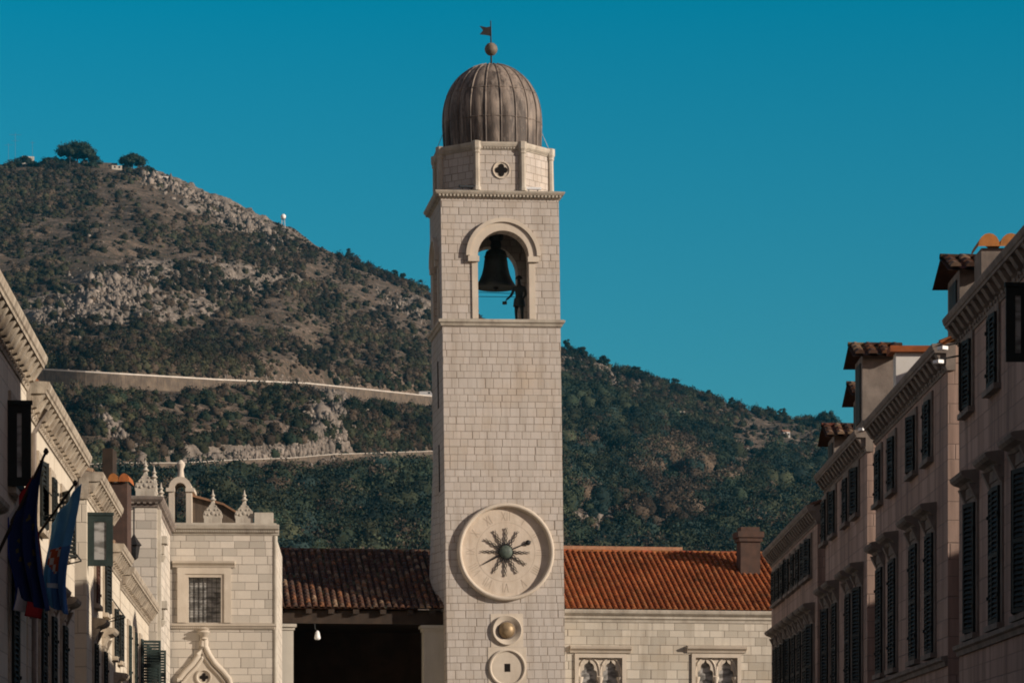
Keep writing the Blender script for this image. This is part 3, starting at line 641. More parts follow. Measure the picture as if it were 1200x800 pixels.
mb = MB(); mb.lathe([(0.9,4.9),(1.5,5.5),(1.8,6.4),(1.6,7.3),(1.0,8.0),(0.05,8.3)], 16); mb.build('dome', M['white_paint'], t, 60)
t.scale = (.72, .72, .72)
# van on the upper road
i = int(np.argmin(abs(RC[0][0]-500))); vx = (500-600)/F*(RC[0][1][i]+2.5)
van = thing('van', 'white van driving on the upper mountain road next to the tower', 'van', (vx, RC[0][1][i]+2.5, RC[0][2][i]+0.03), R(-8))
mb = MB(); mb.plate([(-2.6,.45),(2.6,.45),(2.6,1.25),(2.05,1.45),(1.55,2.35),(-2.5,2.4),(-2.6,2.2)], -0.95, 0.95); mb.build('body', M['white_paint'], van)
mb = MB(); mb.box(0.6, 1.5, -0.97, -0.953, 1.5, 2.1); mb.build('side_window', M['glass'], van)
mb = MB(); mb.quad((2.06,-.8,1.46),(2.06,.8,1.46),(1.58,.8,2.32),(1.58,-.8,2.32)); me_o = mb.build('windscreen', M['glass'], van, loc=(.02, 0, .01))
for xx in (-1.6, 1.6):
    for s in (-1, 1): mb = MB(); mb.lathe([(.1,-.12),(.36,-.12),(.36,.12),(.1,.12)], 14, (xx, s*.9, .36), axis='y'); mb.build('wheel', M['rubber'], van)

# ------------------------------------------------------------------ the bell tower
TR = R(8); T = Fr(-0.12, 117.0, TR); LEAN = -0.014
W, DP = 4.8, 4.0; HW = W/2
def tz(y): return EYE+(HZ-y)*117.0/F
def tc_(y): return EYE+(HZ-y)*119.0/F      # the same at the depth of the tower's axis
tower = thing('bell_tower', 'tall pale limestone bell tower with clock face and lead dome', 'bell tower', (T.o[0], T.o[1], 0), TR, ry=LEAN)
def ring(mb, pts, x0, x1, y0, y1):
    """a moulding profile of (outward, z) run round a rectangle"""
    n = len(pts); o = []
    for out, z in pts: o += [(x0-out, y0-out, z), (x1+out, y0-out, z), (x1+out, y1+out, z), (x0-out, y1+out, z)]
    fs = []
    for k in range(n-1):
        for i in range(4): j = (i+1) % 4; fs.append((k*4+i, k*4+j, (k+1)*4+j, (k+1)*4+i))
    fs += [(3,2,1,0), tuple(range(4*n-4, 4*n))]; mb.add(o, fs)
Z_STR, Z_COR = 21.62, 26.62
mb = MB(); mb.box(-HW, HW, 0, DP, 0, Z_STR-.02); mb.build('shaft', M['tower'], tower)
mb = MB(); mb.add([(-HW-.004,1.2,0),(-HW-.45,2.6,0),(-HW-.45,DP-.1,0),(-HW-.004,DP-.1,0),(-HW-.004,1.2,11.3),(-HW-.24,2.9,11.6),(-HW-.24,DP-.1,11.6),(-HW-.004,2.6,16.8),(-HW-.004,DP-.1,16.8)],
    [(0,4,5,1),(1,5,6,2),(4,7,5),(5,7,8,6),(2,6,8,3)]); mb.build('buttress', M['tower'], tower)
for zz in (18.4, 15.0): mb = MB(); mb.box(-HW-.02, -HW+.1, 1.6, 1.85, zz, zz+1.9); mb.build('slit_window', M['dark'], tower)
mb = MB(); ring(mb, [(0,Z_STR-.16),(.06,Z_STR-.14),(.10,Z_STR-.04),(.16,Z_STR+.0),(.18,Z_STR+.09),(.1,Z_STR+.13),(-.02,Z_STR+.15)], -HW, HW, 0, DP); mb.build('string_course', M['trim'], tower)
def arch_panel(mb, x0, x1, z0, z1, cx, hw, zsp, th, fn, n=20):
    pts = [(cx-hw*math.cos(math.pi*i/n), zsp+hw*math.sin(math.pi*i/n)) for i in range(n+1)]
    for y, flip in ((0, False), (th, True)):
        def q(*a):
            a = [fn(p[0], y, p[1]) for p in a]; mb.quad(*(a[::-1] if flip else a))
        q((x0,z0),(cx-hw,z0),(cx-hw,zsp),(x0,zsp)); q((cx+hw,z0),(x1,z0),(x1,zsp),(cx+hw,zsp))
        q((x0,zsp),(cx-hw,zsp),(cx-hw,z1),(x0,z1)); q((cx+hw,zsp),(x1,zsp),(x1,z1),(cx+hw,z1))
        for i in range(n): q(pts[i], pts[i+1], (pts[i+1][0],z1), (pts[i][0],z1))
    full = [(cx-hw,z0)]+pts+[(cx+hw,z0)]
    for a, b in zip(full[:-1], full[1:]): mb.quad(fn(a[0],0,a[1]), fn(a[0],th,a[1]), fn(b[0],th,b[1]), fn(b[0],0,b[1]))
    for xx in (x0, x1):
        q = [fn(xx,0,z0), fn(xx,0,z1), fn(xx,th,z1), fn(xx,th,z0)]; mb.quad(*(q if xx == x1 else q[::-1]))
OPX, OPH, ZSP, TH = 0.10, 1.06, tz(301), 0.75
zb0 = Z_STR+.15
mb = MB()
arch_panel(mb, -HW, HW, zb0, Z_COR, OPX, OPH, ZSP, TH, lambda x, y, z: (x, y, z))
arch_panel(mb, -HW, HW, zb0, Z_COR, -OPX, OPH, ZSP, TH, lambda x, y, z: (-x, DP-y, z))
arch_panel(mb, TH, DP-TH, zb0, Z_COR, DP/2, 0.78, ZSP, TH, lambda x, y, z: (HW-y, x, z))
arch_panel(mb, -(DP-TH), -TH, zb0, Z_COR, -DP/2, 0.78, ZSP, TH, lambda x, y, z: (-HW+y, -x, z))
mb.build('belfry_wall', M['tower'], tower)
mb = MB(); mb.box(-HW+.75, HW-.75, .75, DP-.75, Z_COR-.35, Z_COR-.01); mb.build('belfry_ceiling', M['trim_grey'], tower)
mb = MB(); mb.box(-HW+.01, HW-.01, .01, DP-.01, Z_STR+.14, Z_STR+.149); mb.build('belfry_floor', M['trim_grey'], tower)
def arch_band(mb, cx, zsp, ri, ro, y0, y1, n=28, fn=lambda x, y, z: (x, y, z)):
    for i in range(n):
        a, b = math.pi*i/n, math.pi*(i+1)/n
        c = lambda r, t: (cx-r*math.cos(t), zsp+r*math.sin(t))
        p = [c(ri,a), c(ri,b), c(ro,b), c(ro,a)]
        mb.quad(*[fn(x,y0,z) for x, z in p]); mb.quad(fn(p[3][0],y0,p[3][1]), fn(p[2][0],y0,p[2][1]), fn(p[2][0],y1,p[2][1]), fn(p[3][0],y1,p[3][1])); mb.quad(fn(p[1][0],y0,p[1][1]), fn(p[0][0],y0,p[0][1]), fn(p[0][0],y1,p[0][1]), fn(p[1][0],y1,p[1][1]))
    for t in (0, math.pi):
        p = [(cx-r*math.cos(t), zsp+r*math.sin(t)) for r in (ri, ro)]; mb.quad(*[fn(p[0][0],y0,p[0][1]), fn(p[1][0],y0,p[1][1]), fn(p[1][0],y1,p[1][1]), fn(p[0][0],y1,p[0][1])])
for fn, cx, r0, r1 in ((lambda x, y, z: (x, y, z), OPX, OPH-.02, 1.52), (lambda x, y, z: (-HW+y, -x, z), -DP/2, .78, 1.1)):
    mb = MB(); arch_band(mb, cx, ZSP, r0, r1-.12, -.09, .01, fn=fn); arch_band(mb, cx, ZSP+.02, r1-.16, r1, -.17, .012, fn=fn)
    for s in (-1, 1):
        a, b = sorted((cx+s*(r0-.05), cx+s*(r1-.08))); c, d = sorted((cx+s*r0, cx+s*(r0+.24)))
        for bx in ((a, b, -.16, .02, ZSP-.22, ZSP-.005), (c, d, -.05, .02, zb0, ZSP-.23)):
            x0, x1, y0, y1, z0, z1 = bx; p = [fn(x, y, z) for z in (z0, z1) for x, y in ((x0,y0),(x1,y0),(x1,y1),(x0,y1))]
            mb.add(p, [(0,3,2,1),(4,5,6,7),(0,1,5,4),(1,2,6,5),(2,3,7,6),(3,0,4,7)])
    mb.build('arch_moulding', M['trim_clean'], tower, 40)
mb = MB(); ring(mb, [(0,Z_COR-.02),(.05,Z_COR),(.08,Z_COR+.10),(.17,Z_COR+.13),(.22,Z_COR+.2),(.24,Z_COR+.26),(.1,Z_COR+.30),(-.05,Z_COR+.32)], -HW, HW, 0, DP)
for i in range(34):
    x = -HW-.05+i*(W+.1)/33; mb.box(x-.035, x+.035, -.16, -.06, Z_COR+.04, Z_COR+.125)
for i in range(28):
    y = -.05+i*(DP+.1)/27; mb.box(-HW-.16, -HW-.06, y-.035, y+.035, Z_COR+.04, Z_COR+.125)
mb.build('cornice', M['trim'], tower)
# octagonal drum
Z_D0, Z_D1 = Z_COR+.3, tz(169); CY = DP/2; RO = 2.42
OC = math.pi/8
sy_ = (DP+.55)/(W+.2)                      # the drum is a little shallower than wide
mb = MB()
def octp(r, z): return [(r*math.cos(OC+i*math.pi/4), CY+sy_*r*math.sin(OC+i*math.pi/4), z) for i in range(8)]
mb.add(octp(RO, Z_D0)+octp(RO, Z_D1), [(i, (i+1) % 8, (i+1) % 8+8, i+8) for i in range(8)]+[tuple(range(8,16))]); drum = mb.build('drum', M['tower'], tower)
mb = MB()
prof8 = [(RO+.01,Z_D1-.26),(RO+.05,Z_D1-.24),(RO+.05,Z_D1-.17),(RO+.11,Z_D1-.12),(RO+.15,Z_D1-.02),(RO+.15,Z_D1+.05),(RO-.2,Z_D1+.12)]
pts = []
for r, z in prof8: pts += octp(r, z)
mb.add(pts, [(k*8+i, k*8+(i+1) % 8, (k+1)*8+(i+1) % 8, (k+1)*8+i) for k in range(len(prof8)-1) for i in range(8)]+[tuple(range(48,56))])
for i in range(8):
    a, b = Vector(octp(RO+.06, Z_D1-.21)[i]), Vector(octp(RO+.06, Z_D1-.21)[(i+1) % 8])
    for k in range(1, 16): q = a.lerp(b, k/16); mb.box(q.x-.03, q.x+.03, q.y-.03, q.y+.03, q.z, q.z+.06)
mb.build('drum_cornice', M['trim'], tower)
for i, q in enumerate(octp(RO+.02, Z_D0)):
    mb = MB(); a0 = OC+i*math.pi/4; mb.lathe([(.17,0),(.17,.12),(.14,.16),(.13,Z_D1-Z_D0-.42),(.17,Z_D1-Z_D0-.36),(.15,Z_D1-Z_D0-.3),(.2,Z_D1-Z_D0-.2),(.2,Z_D1-Z_D0+.07),(.12,Z_D1-Z_D0+.1)], 8, q, a0=a0); mb.build('pilaster', M['trim'], tower)
yf = CY-sy_*RO*math.cos(OC); zo = tz(200)
mb = MB(); mb.lathe([(.36,-.02),(.36,.03),(.34,.05),(.31,.04),(.30,.012)], 32, (0.07, yf, zo), axis='y'); oc = mb.build('oculus', M['trim_clean'], tower, 40)
mb = MB()
for dx, dz, r in ((0,0,.085),(.14,0,.115),(-.14,0,.115),(0,.14,.115),(0,-.14,.115)): mb.lathe([(r,-.01),(r,.025+r*.08)], 16, (0.07+dx, yf, zo+dz), axis='y')
mb.build('quatrefoil_shade', M['dark'], oc)  # raised dark discs, coloured like the shade of a pierced opening
# dome
RD, DZ = 1.99, Z_D1+.1
def dome_r(z):
    h = z/ (tc_(77)-DZ)
    return RD*(1.0+0.025*math.sin(h*3.0)) if h < .34 else RD*1.02*math.sqrt(max(0.0, 1-((h-.34)/.665)**2.15))
NG, SUB = 20, 7; mb = MB(); rows = [i/26 for i in range(26)]+[.985, .997]; hh = tc_(77)-DZ; pts = []
for q in rows:
    for i in range(NG*SUB):
        a = 2*math.pi*i/(NG*SUB)+.06; b = (i % SUB)/SUB; r = dome_r(q*hh)*(0.985+0.028*math.sin(math.pi*b))
        pts.append((r*math.cos(a), r*math.sin(a)*sy_*1.02+CY, DZ+q*hh))
n = NG*SUB
mb.add(pts, [(k*n+i, k*n+(i+1) % n, (k+1)*n+(i+1) % n, (k+1)*n+i) for k in range(len(rows)-1) for i in range(n)]+[tuple(range((len(rows)-1)*n, len(rows)*n))])
dome = mb.build('dome', M['lead'], tower, 30)
mb = MB()
for g_ in range(NG):
    a = 2*math.pi*g_/NG+.06; mb.tube([(dome_r(q*hh)*1.0*math.cos(a), dome_r(q*hh)*1.0*math.sin(a)*sy_*1.02+CY, DZ+q*hh) for q in rows[:-1]], 0.035, 5)
mb.build('dome_rib', M['lead'], dome, 40)
mb = MB()
for q in (.30, .64):
    nn = 72; ring_ = [(dome_r(q*hh)*1.008*math.cos(a), dome_r(q*hh)*1.008*math.sin(a)*sy_*1.02+CY, DZ+q*hh) for a in np.linspace(0, 2*math.pi, nn+1)]; mb.tube(ring_, 0.02, 4)
mb.build('dome_seam', M['lead'], dome, 40)
mb = MB(); mb.tube([(0,CY,tc_(79)),(0,CY,tc_(25))], [.04,.02], 6); fin = mb.build('finial', M['iron'], tower)
mb = MB(); mb.lathe([(.02,-.27),(.15,-.225),(.24,-.12),(.27,0),(.24,.12),(.15,.225),(.02,.27)], 20, (0, CY, tc_(58.5))); mb.build('finial_ball', M['ball'], fin, 60)
mb = MB(); mb.plate([(-.02,tc_(43)),(-.02,tc_(32)),(-.18,tc_(33)),(-.46,tc_(31.5)),(-.32,tc_(36.5)),(-.46,tc_(41.5)),(-.2,tc_(42))][::-1], CY-.012, CY+.012); mb.build('weather_vane', M['iron'], fin)
# clock
cx_, cz_ = T.at(592.5, 646.5); cx_ += cz_*.014
mb = MB(); mb.lathe([(1.98,-.02),(1.97,.15),(1.94,.22),(1.89,.245),(1.84,.235),(1.80,.18),(1.78,.012)], 72, (cx_, 0, cz_), axis='y'); mb.f.pop(); mb.c.pop(); clock = mb.build('clock', M['trim_clean'], tower, 35)
mb = MB(); mb.lathe([(1.79,-.01),(1.785,.02)], 64, (cx_, 0, cz_), axis='y'); mb.build('dial', M['dial'], clock)
mb = MB()
def stroke(a, rad0, rad1, off0, off1, w):
    p0 = Vector((off0, rad0)); p1 = Vector((off1, rad1)); d_ = (p1-p0).normalized(); nn = Vector((-d_.y, d_.x))*w/2
    ca, sa = math.cos(a), math.sin(a); pts = []
    for q in (p0-nn, p0+nn, p1+nn, p1-nn): pts.append((cx_+q.x*ca+q.y*sa, cz_-q.x*sa+q.y*ca))
    ar = sum(pts[i][0]*pts[(i+1) % 4][1]-pts[(i+1) % 4][0]*pts[i][1] for i in range(4))
    mb.plate(pts if ar > 0 else pts[::-1], -.026, -.018)
for k, num in enumerate(['XII','I','II','III','IIII','V','VI','VII','VIII','IX','X','XI']):
    a = k*math.pi/6+.02; wd = {'I':.095,'V':.2,'X':.2}; tot = sum(wd[c] for c in num); x = -tot/2; mb = MB(); r0, r1 = 1.26, 1.62
    for ch in num:
        w_ = wd[ch]; m_ = x+w_/2
        if ch == 'I': stroke(a, r0, r1, m_, m_, .022)
        if ch == 'V': stroke(a, r0, r1, m_, x+.02, .024); stroke(a, r0, r1, m_, x+w_-.02, .014)
        if ch == 'X': stroke(a, r0, r1, x+w_-.02, x+.02, .024); stroke(a, r0, r1, x+.02, x+w_-.02, .014)
        x += w_
    mb.build('numeral', M['numeral'], clock)
mb = MB(); mb.lathe([(1.20,.019),(1.20,.024),(1.185,.024),(1.185,.019)], 64, (cx_, 0, cz_), axis='y'); mb.f = mb.f[:-2]; mb.c = mb.c[:-2]; mb.build('minute_track', M['numeral'], clock)
def wavy(mb, a, r0, r1, amp, wv, w0, ph):
    n = 26; L_, R_ = [], []
    for i in range(n+1):
        f_ = i/n; r = r0+(r1-r0)*f_; o = amp*math.sin(f_*wv*math.pi+ph)*(1-.35*f_); w_ = w0*(1-.6*f_)
        for lst, s in ((L_, -1), (R_, 1)): lst.append((o+s*w_/2, r))
    ca, sa = math.cos(a), math.sin(a); tr = lambda q: (cx_+q[0]*ca+q[1]*sa, cz_-q[0]*sa+q[1]*ca)
    for i in range(n): mb.plate([tr(L_[i]), tr(R_[i]), tr(R_[i+1]), tr(L_[i+1])], -.09 if ph == 0 else -.08, -.06)
for k in range(12):
    a = k*math.pi/6+.03; mb = MB()
    if k == 2:
        mb.tube([(cx_+math.sin(1.18)*.3,-.08,cz_+math.cos(1.18)*.3),(cx_+math.sin(1.18)*1.12,-.08,cz_+math.cos(1.18)*1.12)], [.035,.02], 6); mb.lathe([(.02,.02),(.08,.04),(.11,.09),(.08,.13),(.02,.15)], 14, (cx_+math.sin(1.18)*.98, 0, cz_+math.cos(1.18)*.98), axis='y'); nm = 'clock_hand'
    elif k == 8: mb.tube([(cx_+math.sin(a)*.3,-.08,cz_+math.cos(a)*.3),(cx_+math.sin(a)*1.1,-.08,cz_+math.cos(a)*1.1)], [.05,.012], 6); nm = 'clock_hand'
    else: wavy(mb, a, .25, .98, .050, 3.6, .046, 0); wavy(mb, a, .25, .98, .050, 3.6, .046, math.pi); nm = 'sun_ray'
    mb.build(nm, M['iron'], clock)
mb = MB(); mb.lathe([(.27,.05),(.27,.08),(.25,.11),(.2,.15),(.13,.18),(.02,.19)], 28, (cx_, 0, cz_), axis='y')
hub_ = mb; mb = MB(); fr_ = []
for k in range(48): a = k*math.pi/24; q = .36 if k % 2 else .29; fr_.append((cx_+math.cos(a)*q, cz_+math.sin(a)*q))
mb.plate(fr_, -.05, -.02)
mb.build('hub_fringe', M['iron'], clock); mb = hub_; mb.build('hub', M['patina'], clock, 40)
# moon ball in its round niche
mx, mz = T.at(594, 738); mx += mz*.014
mb = MB(); mb.box(mx-.66, mx+.66, -.02, .1, mz-.68, mz+.66); mb.build('niche_panel', M['trim_clean'], tower)
mb = MB(); mb.lathe([(.60,.022),(.60,.12),(.575,.135),(.55,.125),(.38,.034)], 48, (mx, 0, mz), axis='y')
mb.f.pop(); mb.c.pop()
niche = mb.build('moon_niche', M['trim_clean'], tower, 40)
mb = MB(); mb.lathe([(.4,.024),(.4,.03)], 40, (mx, 0, mz), axis='y'); mb.build('niche_back', M['trim_grey'], niche)
mb = MB(); mb.lathe([(.30,.0),(.33,.06),(.30,.17),(.2,.25),(.11,.285),(.02,.295)], 28, (mx-.01, .0, mz), axis='y'); mb.build('moon_ball', M['gilt'], niche, 60)
dx_, dz_ = T.at(594.5, 782); dx_ += dz_*.014
mb = MB(); mb.box(dx_-.78, dx_+.78, -.018, .1, dz_-.8, mz-.685); mb.build('date_panel', M['trim_clean'], tower)
mb = MB(); mb.lathe([(.76,.01),(.76,.08),(.73,.10),(.69,.10),(.66,.06),(.64,.03)], 56, (dx_, 0, dz_), axis='y'); dd = mb.build('date_dial', M['trim_clean'], tower, 40)
mb = MB(); mb.box(dx_-.12, dx_+.12, -.034, .05, dz_-.16, dz_+.17); mb.build('date_window', M['dark'], dd)
# bell, beam, striker and cables in the belfry
def tw(x, y, z): return (T.o[0]+(x+z*LEAN)*T.c-y*T.s, T.o[1]+(x+z*LEAN)*T.s+y*T.c, z)
bx_, by_ = 0.06, 2.0; zl = tc_(338)
bell = thing('bell', 'large dark bronze bell hanging in the belfry arch', 'bell', tw(bx_, by_, zl), TR)
mb = MB(); mb.lathe([(.70,.03),(.83,-.0),(.84,.06),(.78,.16),(.68,.32),(.58,.55),(.51,.85),(.47,1.15),(.44,1.38),(.40,1.5),(.26,1.58),(.02,1.6)], 40)
for z in (.22, 1.1, 1.28): mb.lathe([(.45+.42*(1-z)**3*(z < 1)+.02, z-.02), (.47+.42*(1-z)**3*(z < 1)+.02, z), (.45+.42*(1-z)**3*(z < 1)+.02, z+.02)], 32) if z > 1 else None
mb.build('bell_body', M['bronze'], bell, 50)
mb = MB(); mb.lathe([(.2,1.58),(.24,1.75),(.2,1.9),(.28,2.0),(.3,2.2),(.3,2.9)], 14); mb.build('crown', M['bronze'], bell, 50)
mb = MB(); mb.tube([(0,0,1.4),(0,0,.2)], .04, 6); mb.lathe([(.02,-.08),(.1,-.02),(.12,.06),(.08,.16),(.02,.2)], 14); mb.build('clapper', M['iron'], bell)
beam = MB(); beam.box(-HW+.6, HW-.6, by_-.14, by_+.14, Z_COR-.75, Z_COR-.45); beam.box(-HW+.76, HW-.76, 1.3, 1.45, Z_COR-.45, Z_COR-.36); beam.build('bell_beam', M['wood'], tower)
mb = MB(); mb.tube([(-1.1,1.5,tc_(345)),(1.2,1.5,tc_(347))], .012, 4); mb.tube([(-1.1,1.6,tc_(350)),(1.2,1.6,tc_(350))], .012, 4); mb.build('cable', M['iron'], tower)
import bmesh
def figure(name, joints, edges, mat, parent):
    bm = bmesh.new(); lay = bm.verts.layers.skin.verify(); vs = []
    for p, r in joints:
        v_ = bm.verts.new(p); v_[lay].radius = r if isinstance(r, tuple) else (r, r); vs.append(v_)
    vs[0][lay].use_root = True
    for a, b in edges: bm.edges.new((vs[a], vs[b]))
    me = bpy.data.meshes.new(name+'_cage'); bm.to_mesh(me); bm.free(); tmp = bpy.data.objects.new('tmp', me); COL.objects.link(tmp)
    tmp.modifiers.new('skin', 'SKIN'); s = tmp.modifiers.new('sub', 'SUBSURF'); s.levels = 2
    dg = bpy.context.evaluated_depsgraph_get(); out = bpy.data.meshes.new_from_object(tmp.evaluated_get(dg)); out.name = name
    bpy.data.objects.remove(tmp); out.materials.clear(); out.materials.append(mat); out.polygons.foreach_set('use_smooth', [True]*len(out.polygons))
    return obj(name, out, parent)
st = thing('statue', 'dark bronze statue of a striker holding a hammer beside the bell', 'statue', tw(0.88, 1.15, Z_STR+.15), TR+R(-25))
J = [((0,0,.98),(.15,.12)), ((0,.02,1.18),(.14,.11)), ((0,.02,1.42),(.19,.13)), ((0,.01,1.58),(.075,.075)), ((0,-.01,1.68),(.085,.10)), ((0,-.01,1.80),(.09,.105)), ((0,-.005,1.88),(.05,.06)),
     ((-.22,.02,1.48),.075), ((-.30,-.06,1.20),.058), ((-.40,-.26,1.02),.042), ((-.44,-.34,.97),.04),
     ((.22,.02,1.48),.075), ((.28,.04,1.20),.058), ((.20,-.14,1.0),.045), ((.14,-.2,.98),.04),
     ((-.10,0,.90),.105), ((-.12,-.03,.50),.07), ((-.12,.03,.10),.05), ((-.13,-.12,.04),.04),
     ((.10,0,.90),.105), ((.13,.0,.50),.07), ((.13,.05,.10),.05), ((.15,-.10,.04),.04), ((0,-.105,1.76),.018)]
E = [(0,1),(1,2),(2,3),(3,4),(4,5),(5,6),(2,7),(7,8),(8,9),(9,10),(2,11),(11,12),(12,13),(13,14),(0,15),(15,16),(16,17),(17,18),(0,19),(19,20),(20,21),(21,22),(5,23)]
figure('body', J, E, M['bronze'], st)
mb = MB(); mb.lathe([(.16,1.84),(.15,1.88),(.11,1.94),(.03,1.99)], 14, (0,-.01,0)); mb.build('helmet', M['bronze'], st, 50); mb = MB(); mb.lathe([(.21,1.05),(.24,.85),(.25,.72)], 14, (0,.01,0)); mb.build('skirt', M['bronze'], st, 50)
mb = MB(); mb.tube([(-.38,-.20,1.1),(-.47,-.42,.86)], .02, 6); mb.box(-.56, -.40, -.50, -.38, .76, .88); mb.build('hammer', M['bronze'], st)
st2 = st.copy(); COL.objects.link(st2); st2.location = tw(-1.25, 2.6, Z_STR+.15); st2.rotation_euler = (0, 0, TR+R(160)); tag(st2, 'second bronze striker statue nearly hidden by the left jamb of the belfry', 'statue')
for ch in list(st.children): c2 = ch.copy(); COL.objects.link(c2); c2.parent = st2
for a in (st, st2): a['group'] = 'bronze bell strikers'
def flood(x, y, z, rz, label, mat='white_paint', glass='lamp_glass'):
    t = thing('floodlight', label, 'floodlight', tw(x, y, z), TR+rz)
    mb = MB(); mb.box(-.32, .32, -.06, .06, .06, .16); mb.build('housing', M[mat], t)
    mb = MB(); mb.box(-.3, .3, -.07, -.061, .075, .145); mb.build('lamp_lens', M[glass], t)
    mb = MB(); mb.box(-.2, -.16, -.02, .02, -.002, .06); mb.box(.16, .2, -.02, .02, -.002, .06); mb.build('bracket', M['iron'], t)
flood(1.35, -.08, Z_COR+.31, R(-3), 'white bar floodlight on the right of the tower cornice'); flood(-1.35, -.08, Z_COR+.31, R(3), 'bar floodlight on the left of the tower cornice, coloured dark to imitate shade', 'iron', 'glass')  # left lamp given dark materials in place of shade
for sx, lb in ((-1, 'thin guy wire from the dome to the left side of the cornice'), (1, 'thin guy wire from the dome to the right side of the cornice')):
    mb = MB(); mb.tube([tw(sx*1.96, CY-.3, tz(140)), tw(sx*2.45, CY-.4, tz(174))], .012, 4); tag(mb.build('guy_wire', M['grey_metal']), lb, 'wire', 'guy wires beside the dome')

# ------------------------------------------------------------------ guard hall left of the tower
RUN, YE = 6.0, 1.0
hl, _ = T.at(316, 713, YE); ze = T.at(420, 712, YE)[1]; zr_ = T.at(420, 645, YE+RUN)[1]; hr = -HW-.06
hall = thing('guard_hall', 'open fronted hall with old brown tiled roof between palace and tower', 'building', (T.o[0], T.o[1], 0), TR)
mb = MB(); x0, x1 = hl-1.5, hr+.5
mb.box(x0, x1, YE+RUN*2-.6, YE+RUN*2-.2, 0, ze-.25); mb.box(x0, x0+.4, YE+.6, YE+RUN*2-.62, 0, ze-.25); mb.box(x1-.3, x1, YE+RUN, YE+RUN*2-.62, 0, ze-.25)
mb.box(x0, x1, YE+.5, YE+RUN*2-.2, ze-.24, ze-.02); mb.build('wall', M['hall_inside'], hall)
mb = MB(); tile_roof(mb, hl-1.8, hr-.02, YE-.15, ze, YE+RUN, zr_, 0.27, 0.37, OLD)
mb.add([(hl-1.8, YE+RUN, zr_), (hr, YE+RUN, zr_), (hr, YE+RUN*2, ze), (hl-1.8, YE+RUN*2, ze)], [(0,1,2,3)], (0.25,0.13,0.08)); mb.build('roof', M['tile'], hall)
mb = MB(); mb.box(hl-.3, hr, YE+.15, YE+.5, ze-.62, ze-.1)
mb.build('eave_beam', M['wood'], hall)
for i, xx in enumerate((-8.0, -7.1, -6.1, -5.0, -3.9, -3.0)):
    mb = MB(); mb.box(xx-.12, xx+.12, YE-.1, YE+1.2, ze-.24, ze-.06); mb.build('rafter', M['wood'], hall)
pl, pz = T.at(330, 731, YE); x0 = T.at(310, 731, YE)[0]; x1 = T.at(344, 731, YE)[0]
mb = MB(); mb.box(x0, x1, YE+.05, YE+.9, 0, pz-.22); mb.box(x0-.02, x1+.05, YE-.0, YE+.95, pz-.22, pz-.1); mb.box(x0-.04, x1+.12, YE-.08, YE+1.0, pz-.1, pz+.02); mb.build('pier', M['plaster'], hall)
x0 = T.at(497, 731, YE)[0]; x1 = hr-.02
mb = MB(); mb.box(x0, x1, YE+.05, YE+.9, 0, pz-.22); mb.box(x0-.05, x1, YE-.0, YE+.95, pz-.22, pz-.1); mb.box(x0-.12, x1, YE-.08, YE+1.0, pz-.1, pz+.02); mb.build('pier', M['plaster'], hall)
lx, lz = T.at(372, 743, YE+.2)
lamp = thing('hanging_lamp', 'small white lamp hanging under the dark hall eaves', 'lamp', T.w(lx, YE+.2, lz), TR)
mb = MB(); mb.tube([(0,0,.1),(-.1,0,.25),(-.12,0,.62)], .02, 5); mb.build('bracket', M['iron'], lamp)
mb = MB(); mb.lathe([(.03,.16),(.08,.1),(.11,-.05),(.13,-.14),(.1,-.2),(.02,-.22)], 16); mb.build('lamp_shade', M['lamp_glass'], lamp, 60)

# ------------------------------------------------------------------ wing right of the tower
wz = T.at(780, 715, YE)[1]; wr = T.at(912, 715, YE)[0]+3.2; wl = HW-.04; wzr = T.at(780, 647, YE+RUN)[1]
wing = thing('municipal_palace', 'pale stone building with bright red tiled roof and twin gothic windows', 'building', (T.o[0], T.o[1], 0), TR)
wins = []
for a, b in ((678, 729), (815, 864)):
    xa, zt = T.at(a, 770, YE); xb, _ = T.at(b, 770, YE); wins.append((xa, xb, zt-3.4, zt))
mb = MB(); wall_holes(mb, wl, wr, 0, wz-.5, wins, YE, .3); body_rest(mb, wl, wr, YE, YE+RUN*2, 0, wz-.5); mb.build('wall', M['wing'], wing)
mb = MB(); z = wz-.5
mb.prof([(-.2,z),(.03,z),(.05,z+.10),(.12,z+.16),(.12,z+.24),(.2,z+.30),(.27,z+.36),(.30,z+.46),(.30,z+.50),(-.2,z+.5)], wl+.03, wr, axis=lambda x, y, z: (x, y+YE, z)); mb.build('cornice', M['trim'], wing)
mb = MB(); tile_roof(mb, wl+.06, wr, YE-.25, wz+.01, YE+RUN, wzr, 0.245, 0.37, RED)
mb.add([(wl, YE+RUN, wzr), (wr, YE+RUN, wzr), (wr, YE+RUN*2+.2, wz), (wl, YE+RUN*2+.2, wz)], [(0,1,2,3)], (0.3,0.11,0.05)); mb.build('roof', M['tile'], wing)
mb = MB(); mb.add([(wr-.01,YE,wz-.01),(wr-.01,YE+RUN*2,wz-.01),(wr-.01,YE+RUN,wzr-.05)], [(0,1,2)]); mb.build('gable', M['wing'], wing)
xe = T.at(800, 643, YE+RUN)[0]
mb = MB(); mb.box(wl+.1, xe, YE+RUN+.02, YE+RUN+.4, wzr-.1, wzr+.24, col=(0.42,0.22,0.13)); mb.build('ridge_wall', M['tile'], wing)
